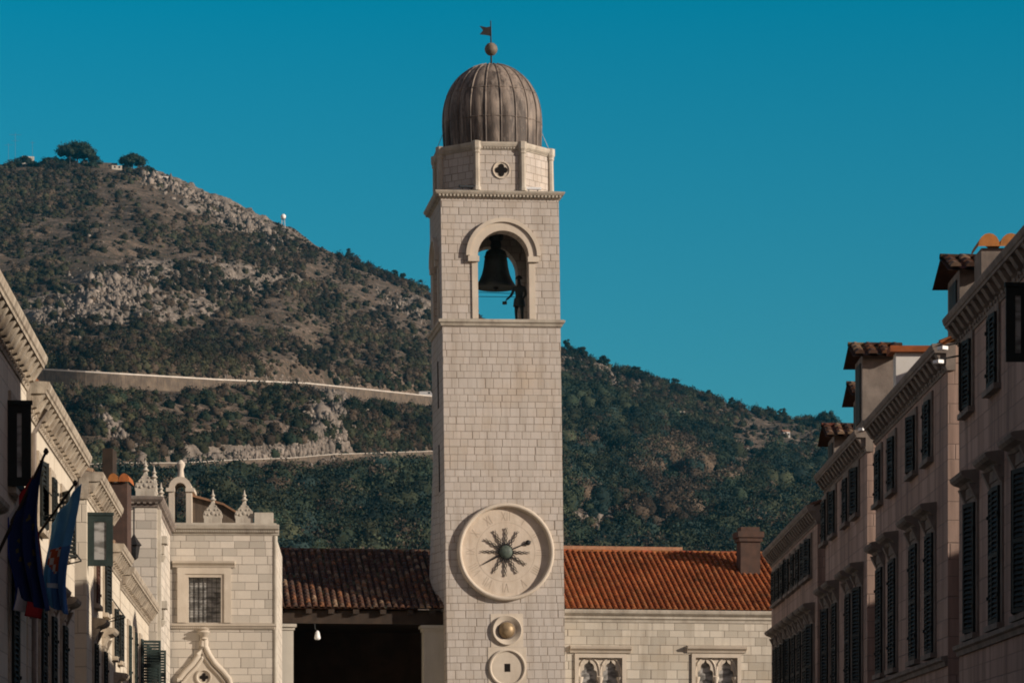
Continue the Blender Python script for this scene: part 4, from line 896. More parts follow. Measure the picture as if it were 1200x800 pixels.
for xa, xb, zb, zt in wins:
    fw = .16; mb = MB()
    for bx in ((xa-fw, xa, zb-.1, zt+fw), (xb, xb+fw, zb-.1, zt+fw), (xa, xb, zt, zt+fw)): mb.box(bx[0], bx[1], YE-.07, YE+.05, bx[2], bx[3])
    win = mb.build('window', M['trim_clean'], wing)
    mb = MB(); mb.prof([(-.05,zt+fw+.04),(.06,zt+fw+.04),(.1,zt+fw+.12),(.22,zt+fw+.2),(.26,zt+fw+.3),(-.05,zt+fw+.34)], xa-fw-.2, xb+fw+.2, axis=lambda x, y, z: (x, y+YE, z)); mb.build('hood', M['trim_clean'], win)
    # tracery: two pointed trefoil lights in one slab
    mb = MB(); cxm = (xa+xb)/2; hw = (xb-xa)/4; zs = zt-.78; th0, th1 = YE+.08, YE+.2; zb2 = zs-2.3
    for s in (-1, 1):
        cc = cxm+s*hw; r = hw-.12
        left_ = [(-r,zs),(-r*1.02,zs+.14),(-r*.92,zs+.24),(-r*.62,zs+.29),(-r*.66,zs+.40),(-r*.5,zs+.52),(-r*.2,zs+.58),(0,zs+.72)]
        left_ = [(x+cc, z) for x, z in left_]; right_ = [(2*cc-x, z) for x, z in left_[::-1]]
        prof_ = [(cc-r, zb2)]+left_+right_[1:]+[(cc+r, zb2)]
        for (ax, az), (bx2, bz) in zip(prof_[:-1], prof_[1:]):
            if abs(ax-bx2) > 1e-6: mb.quad((ax,th0,az),(bx2,th0,bz),(bx2,th0,zt),(ax,th0,zt))
            mb.quad((ax,th0,az),(ax,th1,az),(bx2,th1,bz),(bx2,th0,bz))
        for a, b in ((cc-hw, cc-r), (cc+r, cc+hw)): mb.quad((a,th0,zs),(b,th0,zs),(b,th0,zt),(a,th0,zt))
        # raised pointed arch rib
        pts = [(cc-hw*.98*math.cos(q), YE+.07, zs+.06+.72*math.sin(q)**.8*(1.0)) for q in np.linspace(0, math.pi/2, 9)]; pts2 = [(2*cc-p[0], p[1], p[2]) for p in pts[::-1]]; mb.tube(pts+pts2, .035, 6)
    mb.build('tracery', M['trim_clean'], win)
    for xx in (xa+.05, cxm, xb-.05):
        mb = MB(); c = (min(max(xx, xa+.08), xb-.08), YE+.1, 0); mb.lathe([(.06,zb2),(.055,zs-.36),(.08,zs-.34),(.07,zs-.28),(.13,zs-.08),(.14,zs),(.02,zs+.01)], 12, c); mb.build('colonnette', M['trim_clean'], win, 50)
    mb = MB(); mb.box(xa+.004, xb-.004, YE+.24, YE+.27, zb, zt-.004); mb.build('pane', M['lead_glass'], win)
cx0, cz0 = T.at(868, 650, YE+3.6); cx1, _ = T.at(891, 650, YE+3.6); ct = T.at(880, 617, YE+3.6)[1]
mb = MB(); mb.box(cx0, cx1, YE+3.6, YE+4.4, cz0-1.2, ct-.45); chim = mb.build('chimney', M['brown_brick'], wing)
mb = MB(); mb.box(cx0-.08, cx1+.08, YE+3.52, YE+4.48, ct-.62, ct-.449); mb.box(cx0-.14, cx1+.14, YE+3.46, YE+4.54, ct-.448, ct-.2); mb.box(cx0+.02, cx1-.02, YE+3.62, YE+4.38, ct-.199, ct, ); mb.build('chimney_cap', M['brown_brick'], chim)

# ------------------------------------------------------------------ the palace on the left
S = Fr(-12.6, 107.0, R(3)); PBF = Fr(-11.9, 97.2, R(4.1))
palace = thing('renaissance_palace', 'pale stone palace with carved roof finials and latticed window left of the tower', 'palace', (S.o[0], S.o[1], 0), S.rz)
sr, sz = S.at(323, 617); sz_ = S.at(260, 617)[1]
wx0, wzt = S.at(221, 676); wx1, _ = S.at(259, 676); wzb = S.at(240, 729)[1]
mb = MB(); wall_holes(mb, -.2, sr, 0, sz_-.28, [(wx0, wx1, wzb, wzt)], 0, .28); body_rest(mb, -.2, sr, 0, 9, 0, sz_-.28); mb.build('wall', M['palace'], palace)
mb = MB(); z = sz_-.3
mb.prof([(-.2,z),(.03,z),(.05,z+.08),(.10,z+.10),(.10,z+.18),(.18,z+.22),(.22,z+.34),(.22,z+.38),(-.2,z+.4)], -.2, sr+.12)
for k in range(48): x = -.1+k*(sr+.1)/47; mb.box(x-.025, x+.025, -.13, -.09, z+.1, z+.17)
mb.build('cornice', M['trim'], palace)
mb = MB(); mb.box(.1, sr+.02, .1, .5, sz_+.1, sz_+.16)
xs0 = S.at(298, 600)[0]; mb.box(xs0, sr-.1, .1, .6, sz_+.161, sz_+.55); mb.build('parapet', M['trim'], palace)
mb = MB(); zc = S.at(240, 733)[1]; mb.prof([(-.05,zc-.12),(.04,zc-.12),(.05,zc-.02),(.1,zc+.0),(.12,zc+.08),(-.05,zc+.11)], 0.0, sr+.03); 
for k in range(52): x = .05+k*(sr-.1)/51; mb.box(x-.02, x+.02, -.075, -.04, zc-.09, zc-.03)
mb.build('string_course', M['trim_clean'], palace)
mb = MB(); mb.lathe([(.09,0),(.09,sz_-.32)], 10, (sr-.02, .05, 0)); mb.build('corner_column', M['trim'], palace, 50)
fx0, fx1 = S.at(208, 700)[0], S.at(271, 700)[0]; fz = S.at(240, 665)[1]
mb = MB()
for a, b, c, d in ((fx0, wx0-.12, zc+.12, fz), (wx1+.12, fx1, zc+.12, fz), (wx0-.12, wx1+.12, wzt+.12, fz)): mb.box(a, b, -.09, .04, c, d)
for a, b, c, d in ((wx0-.118, wx0, wzb-.02, wzt+.118), (wx1, wx1+.118, wzb-.02, wzt+.118), (wx0, wx1, wzt, wzt+.118)): mb.box(a, b, -.05, .04, c, d)
win = mb.build('window', M['trim_clean'], palace)
mb = MB(); mb.prof([(-.05,fz+.01),(.10,fz+.01),(.14,fz+.08),(.24,fz+.16),(.27,fz+.24),(-.05,fz+.27)], fx0-.18, fx1+.14); mb.build('hood', M['trim_clean'], win)
mb = MB(); mb.box(wx0+.003, wx1-.003, .2, .24, wzb+.003, wzt-.003); mb.build('pane', M['lead_glass'], win)
mb = MB()
for k in range(1, 7): x = wx0+(wx1-wx0)*k/7; mb.box(x-.008, x+.008, .12, .145, wzb, wzt)
for k in range(1, 9): z = wzb+(wzt-wzb)*k/9; mb.box(wx0, wx1, .10, .118, z-.008, z+.008)
mb.build('window_grille', M['iron'], win)
# ogee arch under the string course
ax, az = S.at(239, 747); mb = MB()
half = [(238,747),(237.0,757),(233,767),(226,777),(217,786),(210,795),(205,806),(203,830)]
lp = [S.at(*q) for q in half]; lp = [(x, z) for x, z in lp]
for w_, y_, r_ in ((0, -.06, .11), (.16, -.03, .07)):
    pts = [(x+w_*.9, y_, z-w_*.7) for x, z in lp]; mb.tube(pts, r_, 8); mb.tube([(2*ax-p[0], p[1], p[2]) for p in pts], r_, 8)
arch = mb.build('ogee_arch', M['trim_clean'], palace, 50)
mb = MB(); out = [(x+.1, z-.1) for x, z in lp]; full = out[::-1]+[(2*ax-x, z) for x, z in out[1:]]; mb.plate(full[::-1], -.03, .01); mb.build('tympanum', M['trim_clean'], arch)
mb = MB(); mb.lathe([(.08,-.1),(.14,-.04),(.08,.02),(.16,.1),(.24,.2),(.16,.27),(.22,.33),(.05,.4)], 12, (ax, -.1, az)); mb.build('arch_finial', M['trim_clean'], arch, 50)
qx, qz = S.at(239, 793); mb = MB(); mb.lathe([(.30,.03),(.30,.08),(.25,.09),(.22,.032)], 28, (qx, 0, qz), axis='y'); qf = mb.build('roundel', M['trim_clean'], palace, 40)
mb = MB()
for dx, dz, r in ((0,0,.06),(.09,0,.07),(-.09,0,.07),(0,.09,.07),(0,-.09,.07)): mb.lathe([(r,-.01),(r,.036+r*.1)], 14, (qx+dx, 0, qz+dz), axis='y')
mb.build('quatrefoil_shade', M['dark'], qf)  # dark discs again painted as a shaded opening
# corner pavilion of the palace (stands further forward)
pzc = PBF.at(160, 583)[1]; pxl = PBF.at(120, 583)[0]
def to_pal(x, y, z):
    wx, wy, _ = PBF.w(x, y, z); dx, dy = wx-S.o[0], wy-S.o[1]; return (dx*S.c+dy*S.s, -dx*S.s+dy*S.c, z)
mb = MB(); mb.box(pxl-4, 0, 0, 9.6, 0, pzc-.3); mb.v = [to_pal(*p) for p in mb.v]; mb.build('pavilion_wall', M['palace'], palace)
mb = MB(); ring(mb, [(0,pzc-.34),(.04,pzc-.3),(.06,pzc-.2),(.14,pzc-.16),(.22,pzc-.06),(.24,pzc+.02),(-.05,pzc+.08)], pxl-4, 0, 0, 9.6)
for k in range(48): y = k*.2; mb.box(.06, .15, y-.05, y+.05, pzc-.2, pzc-.1)
for k in range(30): x = -k*.2; mb.box(x-.05, x+.05, -.15, -.06, pzc-.2, pzc-.1)
mb.v = [to_pal(*p) for p in mb.v]; mb.build('pavilion_cornice', M['trim_grey'], palace)
mb = MB()
for z0 in (pzc-1.4, pzc-3.6, pzc-6.5):
    mb.box(.0, .28, 1.2, 2.0, z0, z0+.25); mb.box(.0, .18, 1.3, 1.9, z0-.35, z0); mb.lathe([(.05,z0-.6),(.16,z0-.4),(.1,z0-.3)], 8, (.1,1.6,0))
mb.box(0, .12, .3, .75, 3, pzc-.35); mb.v = [to_pal(*p) for p in mb.v]; mb.build('console', M['trim'], palace)
def finial_mesh(s=0.76, ped=.25):
    mb = MB(); mb.box(-.42*s, .42*s, -.18*s, .18*s, 0, ped*s)
    out = [(-.40,.25),(.40,.25),(.42,.42),(.36,.6),(.22,.76),(.10,.92),(.05,1.05),(-.05,1.05),(-.10,.92),(-.22,.76),(-.36,.6),(-.42,.42)]
    mb.plate([(x*s*1.12, z*s) for x, z in out], -.12*s, .12*s)
    for x, z, r in ((0,.5,.13),(-.2,.42,.09),(.2,.42,.09),(-.13,.66,.07),(.13,.66,.07),(-.36,.45,.07),(.36,.45,.07),(-.28,.66,.06),(.28,.66,.06),(-.16,.84,.05),(.16,.84,.05)):
        r *= .72; mb.lathe([(r*s,.10*s),(r*.95*s,.14*s),(r*.6*s,.155*s)], 9, (x*s, 0, z*s), axis='y')
    mb.lathe([(.10*s,1.0*s),(.07*s,1.08*s),(.17*s,1.16*s),(.08*s,1.24*s),(.06*s,1.3*s),(.12*s,1.36*s),(.05*s,1.44*s),(.01*s,1.66*s)], 10)
    return mb.mesh('finial', M['trim'], 40)
fm_ = finial_mesh()
for pxx in (249, 286):
    x, _ = S.at(pxx, 612); obj('finial', fm_, palace, (x, .3, sz_+.15), (0, 0, 0))
for pxx, yy, rz_ in ((170, .3, 0), (0, 2.2, R(90)), (0, 7.0, R(90))):
    x = PBF.at(pxx, 580)[0] if pxx else -.2; p = to_pal(x, yy, pzc+.07); obj('finial', fm_, palace, p, (0, 0, rz_))
# bell gable and lean wall behind the parapet
mb = MB(); GY = 1.6; g0, _ = S.at(199, 600, GY); g1, _ = S.at(222, 600, GY); gc = (g0+g1)/2+.02; gsp = S.at(210, 572, GY)[1]; gb = sz_-.2; rr = .22
arch_panel(mb, g0-.2, g1, gb, gsp, gc, rr, gsp-.02-rr, .5, lambda x, y, z: (x, y+GY, z)) if False else None
n = 14; ip = [(gc-rr*math.cos(math.pi*i/n), gsp+rr*math.sin(math.pi*i/n)) for i in range(n+1)]; ro_ = (g1-g0)/2+.06
op = [(gc-ro_*math.cos(math.pi*i/n), gsp+ro_*1.05*math.sin(math.pi*i/n)) for i in range(n+1)]
for i in range(n):
    for y, fl in ((GY, 0), (GY+1.5, 1)):
        q = [(ip[i][0],y,ip[i][1]),(ip[i+1][0],y,ip[i+1][1]),(op[i+1][0],y,op[i+1][1]),(op[i][0],y,op[i][1])]; mb.quad(*(q[::-1] if not fl else q))
    mb.quad((op[i][0],GY,op[i][1]),(op[i][0],GY+1.5,op[i][1]),(op[i+1][0],GY+1.5,op[i+1][1]),(op[i+1][0],GY,op[i+1][1])); mb.quad((ip[i][0],GY,ip[i][1]),(ip[i+1][0],GY,ip[i+1][1]),(ip[i+1][0],GY+1.5,ip[i+1][1]),(ip[i][0],GY+1.5,ip[i][1]))
mb.box(gc-ro_, gc-rr, GY+.003, GY+1.497, gb, gsp); mb.box(gc+rr, gc+ro_, GY+.003, GY+1.497, gb, gsp); mb.box(gc+rr-.02, gc+ro_+.1, GY-.06, GY+1.56, gsp-.12, gsp+.02); mb.box(gc-ro_-.1, gc-rr+.02, GY-.06, GY+1.56, gsp-.12, gsp+.02)
zt = gsp+ro_*1.05
mb.lathe([(.16,zt-.05),(.12,zt+.12),(.10,zt+.3),(.15,zt+.42),(.17,zt+.5),(.1,zt+.6),(.04,zt+.66)], 12, (gc, GY+.35, 0)); mb.build('bell_gable', M['trim_clean'], palace, 40)
mb = MB(); l0 = S.at(222, 581, 2.2); l1 = S.at(262, 592, 2.2); l2 = S.at(283, 605, 2.2); l3 = S.at(292, 614, 2.2)
mb.plate([(l0[0]-.1, gb), (l3[0], gb), l3, l2, l1, l0, (l0[0]-.1, l0[1])], 2.2, 4.2); mb.build('attic_wall', M['hill_wall'], palace)  # dark masonry colour imitates the shade cast by the gable
mb = MB()
for a, b in ((l0, l1), (l1, l2), (l2, l3)):
    mb.add([(a[0],2.05,a[1]),(b[0],2.05,b[1]),(b[0],4.4,b[1]),(a[0],4.4,a[1]),(a[0],2.05,a[1]+.08),(b[0],2.05,b[1]+.08),(b[0],4.4,b[1]+.08),(a[0],4.4,a[1]+.08)], [(0,1,5,4),(4,5,6,7),(1,2,6,5),(3,0,4,7),(2,3,7,6)], (0.30,0.17,0.10))
mb.build('attic_tiles', M['tile'], palace)  # tiles browned in colour for the same gable shade

# ------------------------------------------------------------------ street houses
_cache = {}
def shutter_mesh(w, h, mat, side):
    k = ('sh', round(w,2), round(h,2), mat, side)
    if k not in _cache:
        mb = MB(); s = side; X = lambda a, b: sorted((s*a, s*b))
        for a, b, c, d in ((0, .07, 0, h), (w-.07, w, 0, h), (.07, w-.07, 0, .08), (.07, w-.07, h-.08, h), (.07, w-.07, h*.5-.04, h*.5+.04)): x0, x1 = X(a, b); mb.box(x0, x1, -.045, 0, c, d)
        nl = max(4, int(h/.1))
        for i in range(nl):
            z = .09+(h-.18)*(i+.5)/nl; x0, x1 = X(.07, w-.07)
            mb.add([(x0,-.005,z+.035),(x1,-.005,z+.035),(x1,-.045,z-.03),(x0,-.045,z-.03),(x0,.0,z+.025),(x1,.0,z+.025),(x1,-.04,z-.04),(x0,-.04,z-.04)], [(3,2,1,0),(4,5,6,7),(0,1,5,4),(2,3,7,6)])
        for z in (h*.2, h*.8): x0, x1 = X(-.03, .06); mb.box(x0, x1, -.07, -.03, z-.03, z+.03)
        _cache[k] = mb.mesh('shutter', M[mat])
    return _cache[k]
def frame_mesh(w, h, mat):
    k = ('fr', round(w,2), round(h,2), mat)
    if k not in _cache:
        mb = MB(); f_ = .16
        for a, b, c, d in ((-w/2-f_, -w/2, -.0, h+f_), (w/2, w/2+f_, -.0, h+f_), (-w/2, w/2, h, h+f_)): mb.box(a, b, -.045, .02, c, d)
        _cache[k] = mb.mesh('window', M[mat])
    return _cache[k]
def sill_mesh(w, mat):
    k = ('si', round(w,2), mat)
    if k not in _cache:
        mb = MB(); mb.box(-w/2-.2, w/2+.2, -.14, .1, -.11, -.004)
        _cache[k] = mb.mesh('sill', M[mat])
    return _cache[k]
def hood_mesh(w, mat):
    k = ('ho', round(w,2), mat)
    if k not in _cache:
        mb = MB(); z = 0
        mb.prof([(-.03,z),(.10,z),(.16,z+.06),(.28,z+.10),(.34,z+.15),(.36,z+.22),(.32,z+.24),(-.03,z+.28)], -w/2-.18, w/2+.18)
        mb.box(-w/2-.18, w/2+.18, -.07, .02, -.22, -.003)
        for s in (-1, 1):
            x = s*(w/2+.05); mb.add([(x-.09,0.02,-.36),(x+.09,.02,-.36),(x+.09,-.06,-.3),(x-.09,-.06,-.3),(x-.09,.02,-.004),(x+.09,.02,-.004),(x+.09,-.2,-.004),(x-.09,-.2,-.004)], [(0,3,2,1),(3,7,6,2),(1,2,6,5),(0,4,7,3),(4,5,6,7)])
        _cache[k] = mb.mesh('hood', M[mat])
    return _cache[k]
def pane_mesh(w, h):
    k = ('pa', round(w,2), round(h,2))
    if k not in _cache:
        mb = MB(); mb.box(-w/2+.003, w/2-.003, .16, .19, .003, h-.003); _cache[k] = mb.mesh('pane', M['glass'])
    return _cache[k]
def add_window(root, x, zb, w, h, hood=False, sh='closed', trim='trim', smat='shutter', frame=True):
    win = obj('window', frame_mesh(w, h, trim), root, (x, 0, zb)); obj('pane', pane_mesh(w, h), win); obj('sill', sill_mesh(w, trim), win)
    if hood: obj('hood', hood_mesh(w, trim), win, (0, 0, h+.34))
    for s in (-1, 1):
        if sh is None: break
        a = {'closed': random.uniform(1, 4), 'ajar': random.uniform(7, 15), 'open': random.uniform(150, 168), 'out': 88}[sh]
        # hinged on the jamb, swinging outwards (-y)
        o = obj('shutter', shutter_mesh(w/2-.01, h-.02, smat, -s), win, (s*(w/2-.006), -.05, .01), (0, 0, s*R(a)))
    return win
CORN = [(-.25,-.86),(.04,-.86),(.07,-.76),(.09,-.70),(.07,-.66),(.07,-.29),(.45,-.28),(.46,-.20),(.50,-.17),(.54,-.04),(.54,.02),(-.25,.05)]
def house(name, label, ox, oy, rz, Lh, depth, zc, wins, mat, trim, roof_rise=2.6, pal=OLD, storey=None, bracket=.62, eave=True, cs=1.0, skew=0.0):
    root = thing(name, label, 'house', (ox, oy, 0), rz)
    holes = [(x-w/2, x+w/2, zb, zb+h) for x, zb, w, h, *_ in wins]
    mb = MB(); wall_holes(mb, 0, Lh, 0, zc-.1, holes, 0, .22); body_rest(mb, 0, Lh, 0, depth, 0, zc-.1)
    mb.v = [(skew*y if abs(x) < 1e-6 and y > .3 else x, y, z) for x, y, z in mb.v]  # unseen end wall slanted so sunlight reaches the lane corner
    zt, zrr = zc-.1, zc+roof_rise-.12
    for x in (.0, Lh): q = [(x,0,zt),(x or skew*depth,depth,zt),(x or skew*depth/2,depth/2,zrr)]; mb.quad(*(q if x else q[::-1]))
    mb.build('wall', M[mat], root)
    mb = MB(); mb.prof([(o*cs, zc+z*cs) for o, z in CORN], -.05, Lh+.05)
    k = int(Lh/bracket)
    for i in range(k+1):
        x = .12+i*(Lh-.24)/k; b_ = bracket*.2
        P = [(x-b_,-.08,-.66),(x+b_,-.08,-.66),(x+b_,-.08,-.285),(x-b_,-.08,-.285),(x-b_,-.2,-.62),(x+b_,-.2,-.62),(x+b_,-.42,-.285),(x-b_,-.42,-.285)]
        mb.add([(px_, y_*cs, zc+z_*cs) for px_, y_, z_ in P], [(0,1,5,4),(4,5,6,7),(1,2,6,5),(3,0,4,7)])
    for i in range(2*k): x = .06+i*(Lh-.12)/(2*k); mb.box(x-.05, x+.05, -.12*cs, -.06*cs, zc-.78*cs, zc-.70*cs)
    mb.build('cornice', M[trim], root)
    mb = MB(); tile_roof(mb, -.05, Lh+.05, -.08, zc-.02, depth/2, zc+roof_rise, .30, .42, pal, seg=4, skewx=skew)
    mb.add([(-.05+skew*depth/2,depth/2,zc+roof_rise),(Lh+.05,depth/2,zc+roof_rise),(Lh+.05,depth+.35,zc+.06),(-.05+skew*depth,depth+.35,zc+.06)], [(0,1,2,3)], (0.26,0.12,0.07)); mb.build('roof', M['tile'], root)
    if storey:
        for z in storey: mb = MB(); mb.prof([(-.05,z-.12),(.05,z-.12),(.07,z-.03),(.13,z),(.14,z+.08),(-.05,z+.1)], .02, Lh-.02); mb.build('string_course', M[trim], root)
    for x, zb, w, h, hood, sh, *rest in wins:
        add_window(root, x, zb, w, h, hood, sh, trim, rest[0] if rest else 'shutter')
    return root
XR = 9.0
def dpx(px_): return F*XR/(px_-600)
def right_house(name, label, d0, d1, zc, tall, upper, ztall, zup, **k):
    """d0 near depth, d1 far depth; window centres given as photo columns"""
    ws = []
    for p in tall: ws.append((d1-dpx(p), ztall[0], 1.1, ztall[1]-ztall[0], True, random.choice(['closed', 'ajar', 'closed'])))
    for p in upper: ws.append((d1-dpx(p), zup[0], 0.95, zup[1]-zup[0], False, random.choice(['closed', 'ajar'])))
    return house(name, label, XR, d1, R(-90), d1-d0, 9.0, zc, ws, 'house_shade_rose', 'trim_grey', cs=.62, **k)
h_b1 = right_house('street_house', 'nearest shaded stone house on the right with green sash and tall shuttered windows', 43.5, 58.4, 11.65, [1140.5,1169,1200,1250], [1136,1166,1225,1260], (5.22,7.75), (9.65,11.0), storey=[5.0], roof_rise=2.3, pal=RED, skew=.40)
h_b2 = right_house('street_house', 'second shaded stone house from the right edge with four hooded windows and dormer', 59.9, 71.8, 11.40, [1033,1048,1073,1092], [1031,1047,1071,1089], (5.15,7.72), (9.35,10.6), storey=[4.9], roof_rise=2.3, pal=RED, skew=.40)
h_b3 = right_house('street_house', 'third shaded stone house from the right edge with pale window surrounds', 73.5, 83.3, 11.45, [970,980,996,1008], [967.5,978,992.5,1004.5], (5.1,7.6), (9.55,10.75), roof_rise=2.3, pal=OLD)
h_b4 = right_house('street_house', 'farthest shaded stone house on the right with eight slim shuttered windows', 85.5, 100.6, 10.86, [910,915,920.5,926,932,938.5,945.5,952], [909,913,918,924.5,930.5,936.5,943.5,949.5], (4.9,7.45), (8.95,10.05), roof_rise=2.2, pal=OLD)
house('street_house', 'tall stone house on the right before the frame, shading the left side', XR+.2, 43.2, R(-90), 33.0, 11.0, 12.6, [], 'house_shade_rose', 'trim_grey', roof_rise=4.6)
house('lane_shade_house', 'unseen plain house added behind the right street houses to shade the lanes', 21.0, 104.0, R(-90), 66.0, 8.0, 10.2, [], 'house_shade_rose', 'trim_grey', roof_rise=2.0)  # added out of view to keep sun off the lower lane corners
SL = math.atan(0.0735); LZ = R(90)+SL
def left_o(d): return -(4.675+0.0735*d)-.34
def lpx(p): return 17050/((600-p)-250)      # depth on the left facades under a photo column
def left_house(name, label, d0, d1, zc, wins, **k):
    ws = [((lpx(p)-d0)/math.cos(SL), zb, w, h, hood, sh, *r) for p, zb, w, h, hood, sh, *r in wins]
    return house(name, label, left_o(d0), d0, LZ, (d1-d0)/math.cos(SL), 9.0, zc, ws, 'house', 'trim_old', cs=.72, **k)
h_a1 = left_house('street_house', 'nearest house on the left, half in shadow, with deep carved cornice', 14.0, 53.4, 10.1, [(-180,7.4,1.0,1.5,False,'closed'),(-330,7.4,1.0,1.5,False,'closed'),(-180,3.6,1.1,2.5,True,'closed'),(-330,3.6,1.1,2.5,True,'closed'),(-70,7.4,1.0,1.5,False,'closed'),(-20,7.4,1.0,1.5,False,'closed'),(14,7.35,1.0,1.5,False,'ajar'),(-70,3.6,1.1,2.5,True,'closed'),(-20,3.6,1.1,2.5,True,'closed'),(14,3.6,1.1,2.5,True,'closed')], roof_rise=1.6)
h_a2 = left_house('street_house', 'second house on the left with flags hanging in front of its sunlit wall', 53.8, 64.9, 9.7, [(46,7.2,.9,1.3,False,'ajar'),(60,7.2,.9,1.3,False,'closed'),(73,7.2,.9,1.3,False,'open'),(48,3.4,1.0,2.3,True,'closed'),(60,3.4,1.0,2.3,True,'closed'),(73,3.4,1.0,2.3,True,'closed')], roof_rise=1.5)
h_a3 = left_house('street_house', 'third house on the left with an open green casement under its cornice', 68.6, 76.6, 9.8, [(112,6.9,.9,1.3,False,'closed','shutter_rust'),(122,6.9,.9,1.3,False,'ajar'),(110,3.6,1.0,2.3,True,'closed'),(121,3.6,1.0,2.3,True,'closed')], roof_rise=1.4)
h_a4 = left_house('street_house', 'small pale house with low cornice fourth along on the left', 76.9, 81.4, 8.9, [(133,6.0,.8,1.3,False,'ajar'),(139,6.0,.8,1.3,False,'ajar'),(135,3.0,.9,2.0,True,'closed')], roof_rise=1.0)
h_a5 = left_house('street_house', 'last pale house on the left before the palace, with green shutters', 81.7, 96.9, 8.7, [(150,5.6,.9,1.7,False,'closed','shutter_green'),(157,5.6,.9,1.7,False,'closed','shutter_green'),(164,5.6,.9,1.7,False,'closed','shutter_green'),(171,5.6,.9,1.7,False,'ajar','shutter_green'),(152,2.6,.9,2.0,True,'closed'),(164,2.6,.9,2.0,True,'closed')], roof_rise=1.0)
# opened casements standing out from the walls (parts of their houses)
def casement(house_, x, z, w, h, mat, n='casement'):
    mb = MB()
    for a, b, c, d in ((0,.16,0,h),(w-.16,w,0,h),(.16,w-.16,0,.15),(.16,w-.16,h-.15,h)): mb.box(x-.03, x+.03, -b, -a, z+c, z+d)
    o = mb.build(n, M[mat], house_)
    mb = MB(); mb.box(x-.008, x+.008, -w+.16, -.16, z+.15, z+h-.15); mb.build('pane', M['lead_glass'], o)  # pale pane colour imitates a bright reflection on the open sash
    mb = MB(); mb.box(x-.05, x+.06, -w-.02, 0, z+h, z+h+.07); mb.build('casement_head', M[mat], o)
casement(h_a1, (lpx(9)-14)/math.cos(SL), 7.35, .40, 1.4, 'shutter')
casement(h_a3, (lpx(101.5)-68.6)/math.cos(SL)+.25, 7.62, .60, 1.2, 'shutter_green')
casement(h_b1, 58.4-dpx(1207), 9.55, .42, 1.3, 'shutter')
def awning(house_, x, z, w, proj, mat):
    mb = MB(); mb.add([(x,0,z),(x+w,0,z),(x+w,-proj,z-.65),(x,-proj,z-.65),(x,.02,z+.05),(x+w,.02,z+.05),(x+w,-proj,z-.6),(x,-proj,z-.6)], [(0,3,2,1),(4,5,6,7),(0,1,5,4),(1,2,6,5),(2,3,7,6),(3,0,4,7)])
    mb.tube([(x+.05,0,z-.75),(x+.05,-proj,z-.63)], .015, 5); mb.tube([(x+w-.05,0,z-.75),(x+w-.05,-proj,z-.63)], .015, 5); mb.build('awning_shutter', M[mat], house_)
awning(h_a2, (lpx(44)-53.8), 8.15, 1.0, .5, 'shutter'); awning(h_a2, (lpx(62)-53.8), 7.6, 1.1, .5, 'shutter'); awning(h_a3, (lpx(124)-68.6), 7.55, 1.0, .45, 'shutter')
for p, zz in ((165, 5.7), (172, 5.6)):
    add_x = (lpx(p)-81.7)/math.cos(SL)
    o = obj('open_shutter', shutter_mesh(.6, 1.6, 'shutter_green', 1), h_a5, (add_x, -.03, zz), (0, 0, R(-82)))
# gutters and downpipes, party corners
def downpipe(house_, x, z0, z1):
    mb = MB(); mb.tube([(x,-.08,z0),(x,-.08,z1-.6),(x,-.3,z1-.15)], .05, 7)
    for k in range(4): z = z0+(z1-z0)*k/4+.5; mb.box(x-.07, x+.07, -.13, .0, z, z+.05)
    mb.build('downpipe', M['trim_grey'], house_, 50)
downpipe(h_a2, .3, .3, 9.4)
# dormers and chimneys on the right-hand roofs
def dormer(px0, px1, pyt, pyb, d, label_house, depth=2.2, white=False):
    """gabled roof dormer whose side (seen here) faces the camera"""
    x0, _, zt = sight(px0, pyt, d); x1, _, zb = sight(px1, pyb, d); house_ = label_house
    o = Vector(house_.location); ry = d
    to = lambda X, Y, Zz: (o.y-Y, X-o.x, Zz)         # the right houses: local x runs towards the camera, local y away from the street
    mb = MB(); P = [to(X, Y, Zz) for Zz in (zb-1.6, zt-.28) for X, Y in ((x0+.25,d),(x1,d),(x1,d+1.7),(x0+.25,d+1.7))]
    mb.add(P, [(0,1,5,4),(1,2,6,5),(2,3,7,6),(3,0,4,7),(4,5,6,7)]); dm = mb.build('dormer', M['plaster_white' if white else 'trim_grey'], house_)
    mb = MB(); lo = len(mb.v); tile_roof(mb, 0, x1-x0+.3, -.35, -.12, .85, .34, .34, .42, BRIGHT if white else OLD, seg=5); tile2 = MB()
    # slope towards the camera and its mirror
    vv = mb.v; mb.v = [to(x0-.05+a, d+b, zt-.22+c) for a, b, c in vv]
    n0 = len(vv); f0 = list(mb.f); c0 = list(mb.c); mb.v += [to(x0-.05+a, d+1.7-b, zt-.22+c) for a, b, c in vv]; mb.f += [tuple(i+n0 for i in q[::-1]) for q in f0]; mb.c += c0
    mb.build('dormer_roof', M['tile'], dm)
    mb = MB(); q = [to(X, d+a, Zz) for X, a, Zz in ((x0+.22,.35,zb-.5),(x0+.22,1.35,zb-.5),(x0+.22,1.35,zt-.45),(x0+.22,.35,zt-.45))]; q2 = [to(x0+.26, d+a, z) for a, z in ((.35,zb-.5),(1.35,zb-.5),(1.35,zt-.45),(.35,zt-.45))]
    mb.add(q+q2, [(0,1,2,3),(0,4,5,1),(2,6,7,3)]); mb.build('dormer_window', M['shutter'], dm)
dormer(1000, 1050, 404, 470, 80.0, h_b3); dormer(998, 1022, 450, 495, 82.2, h_b3); dormer(1111, 1165, 300, 350, 62.6, h_b2); dormer(968, 1004, 499, 525, 88.0, h_b4)
def right_local(house_, X, Y, Z): return (house_.location.y-Y, X-house_.location.x, Z)
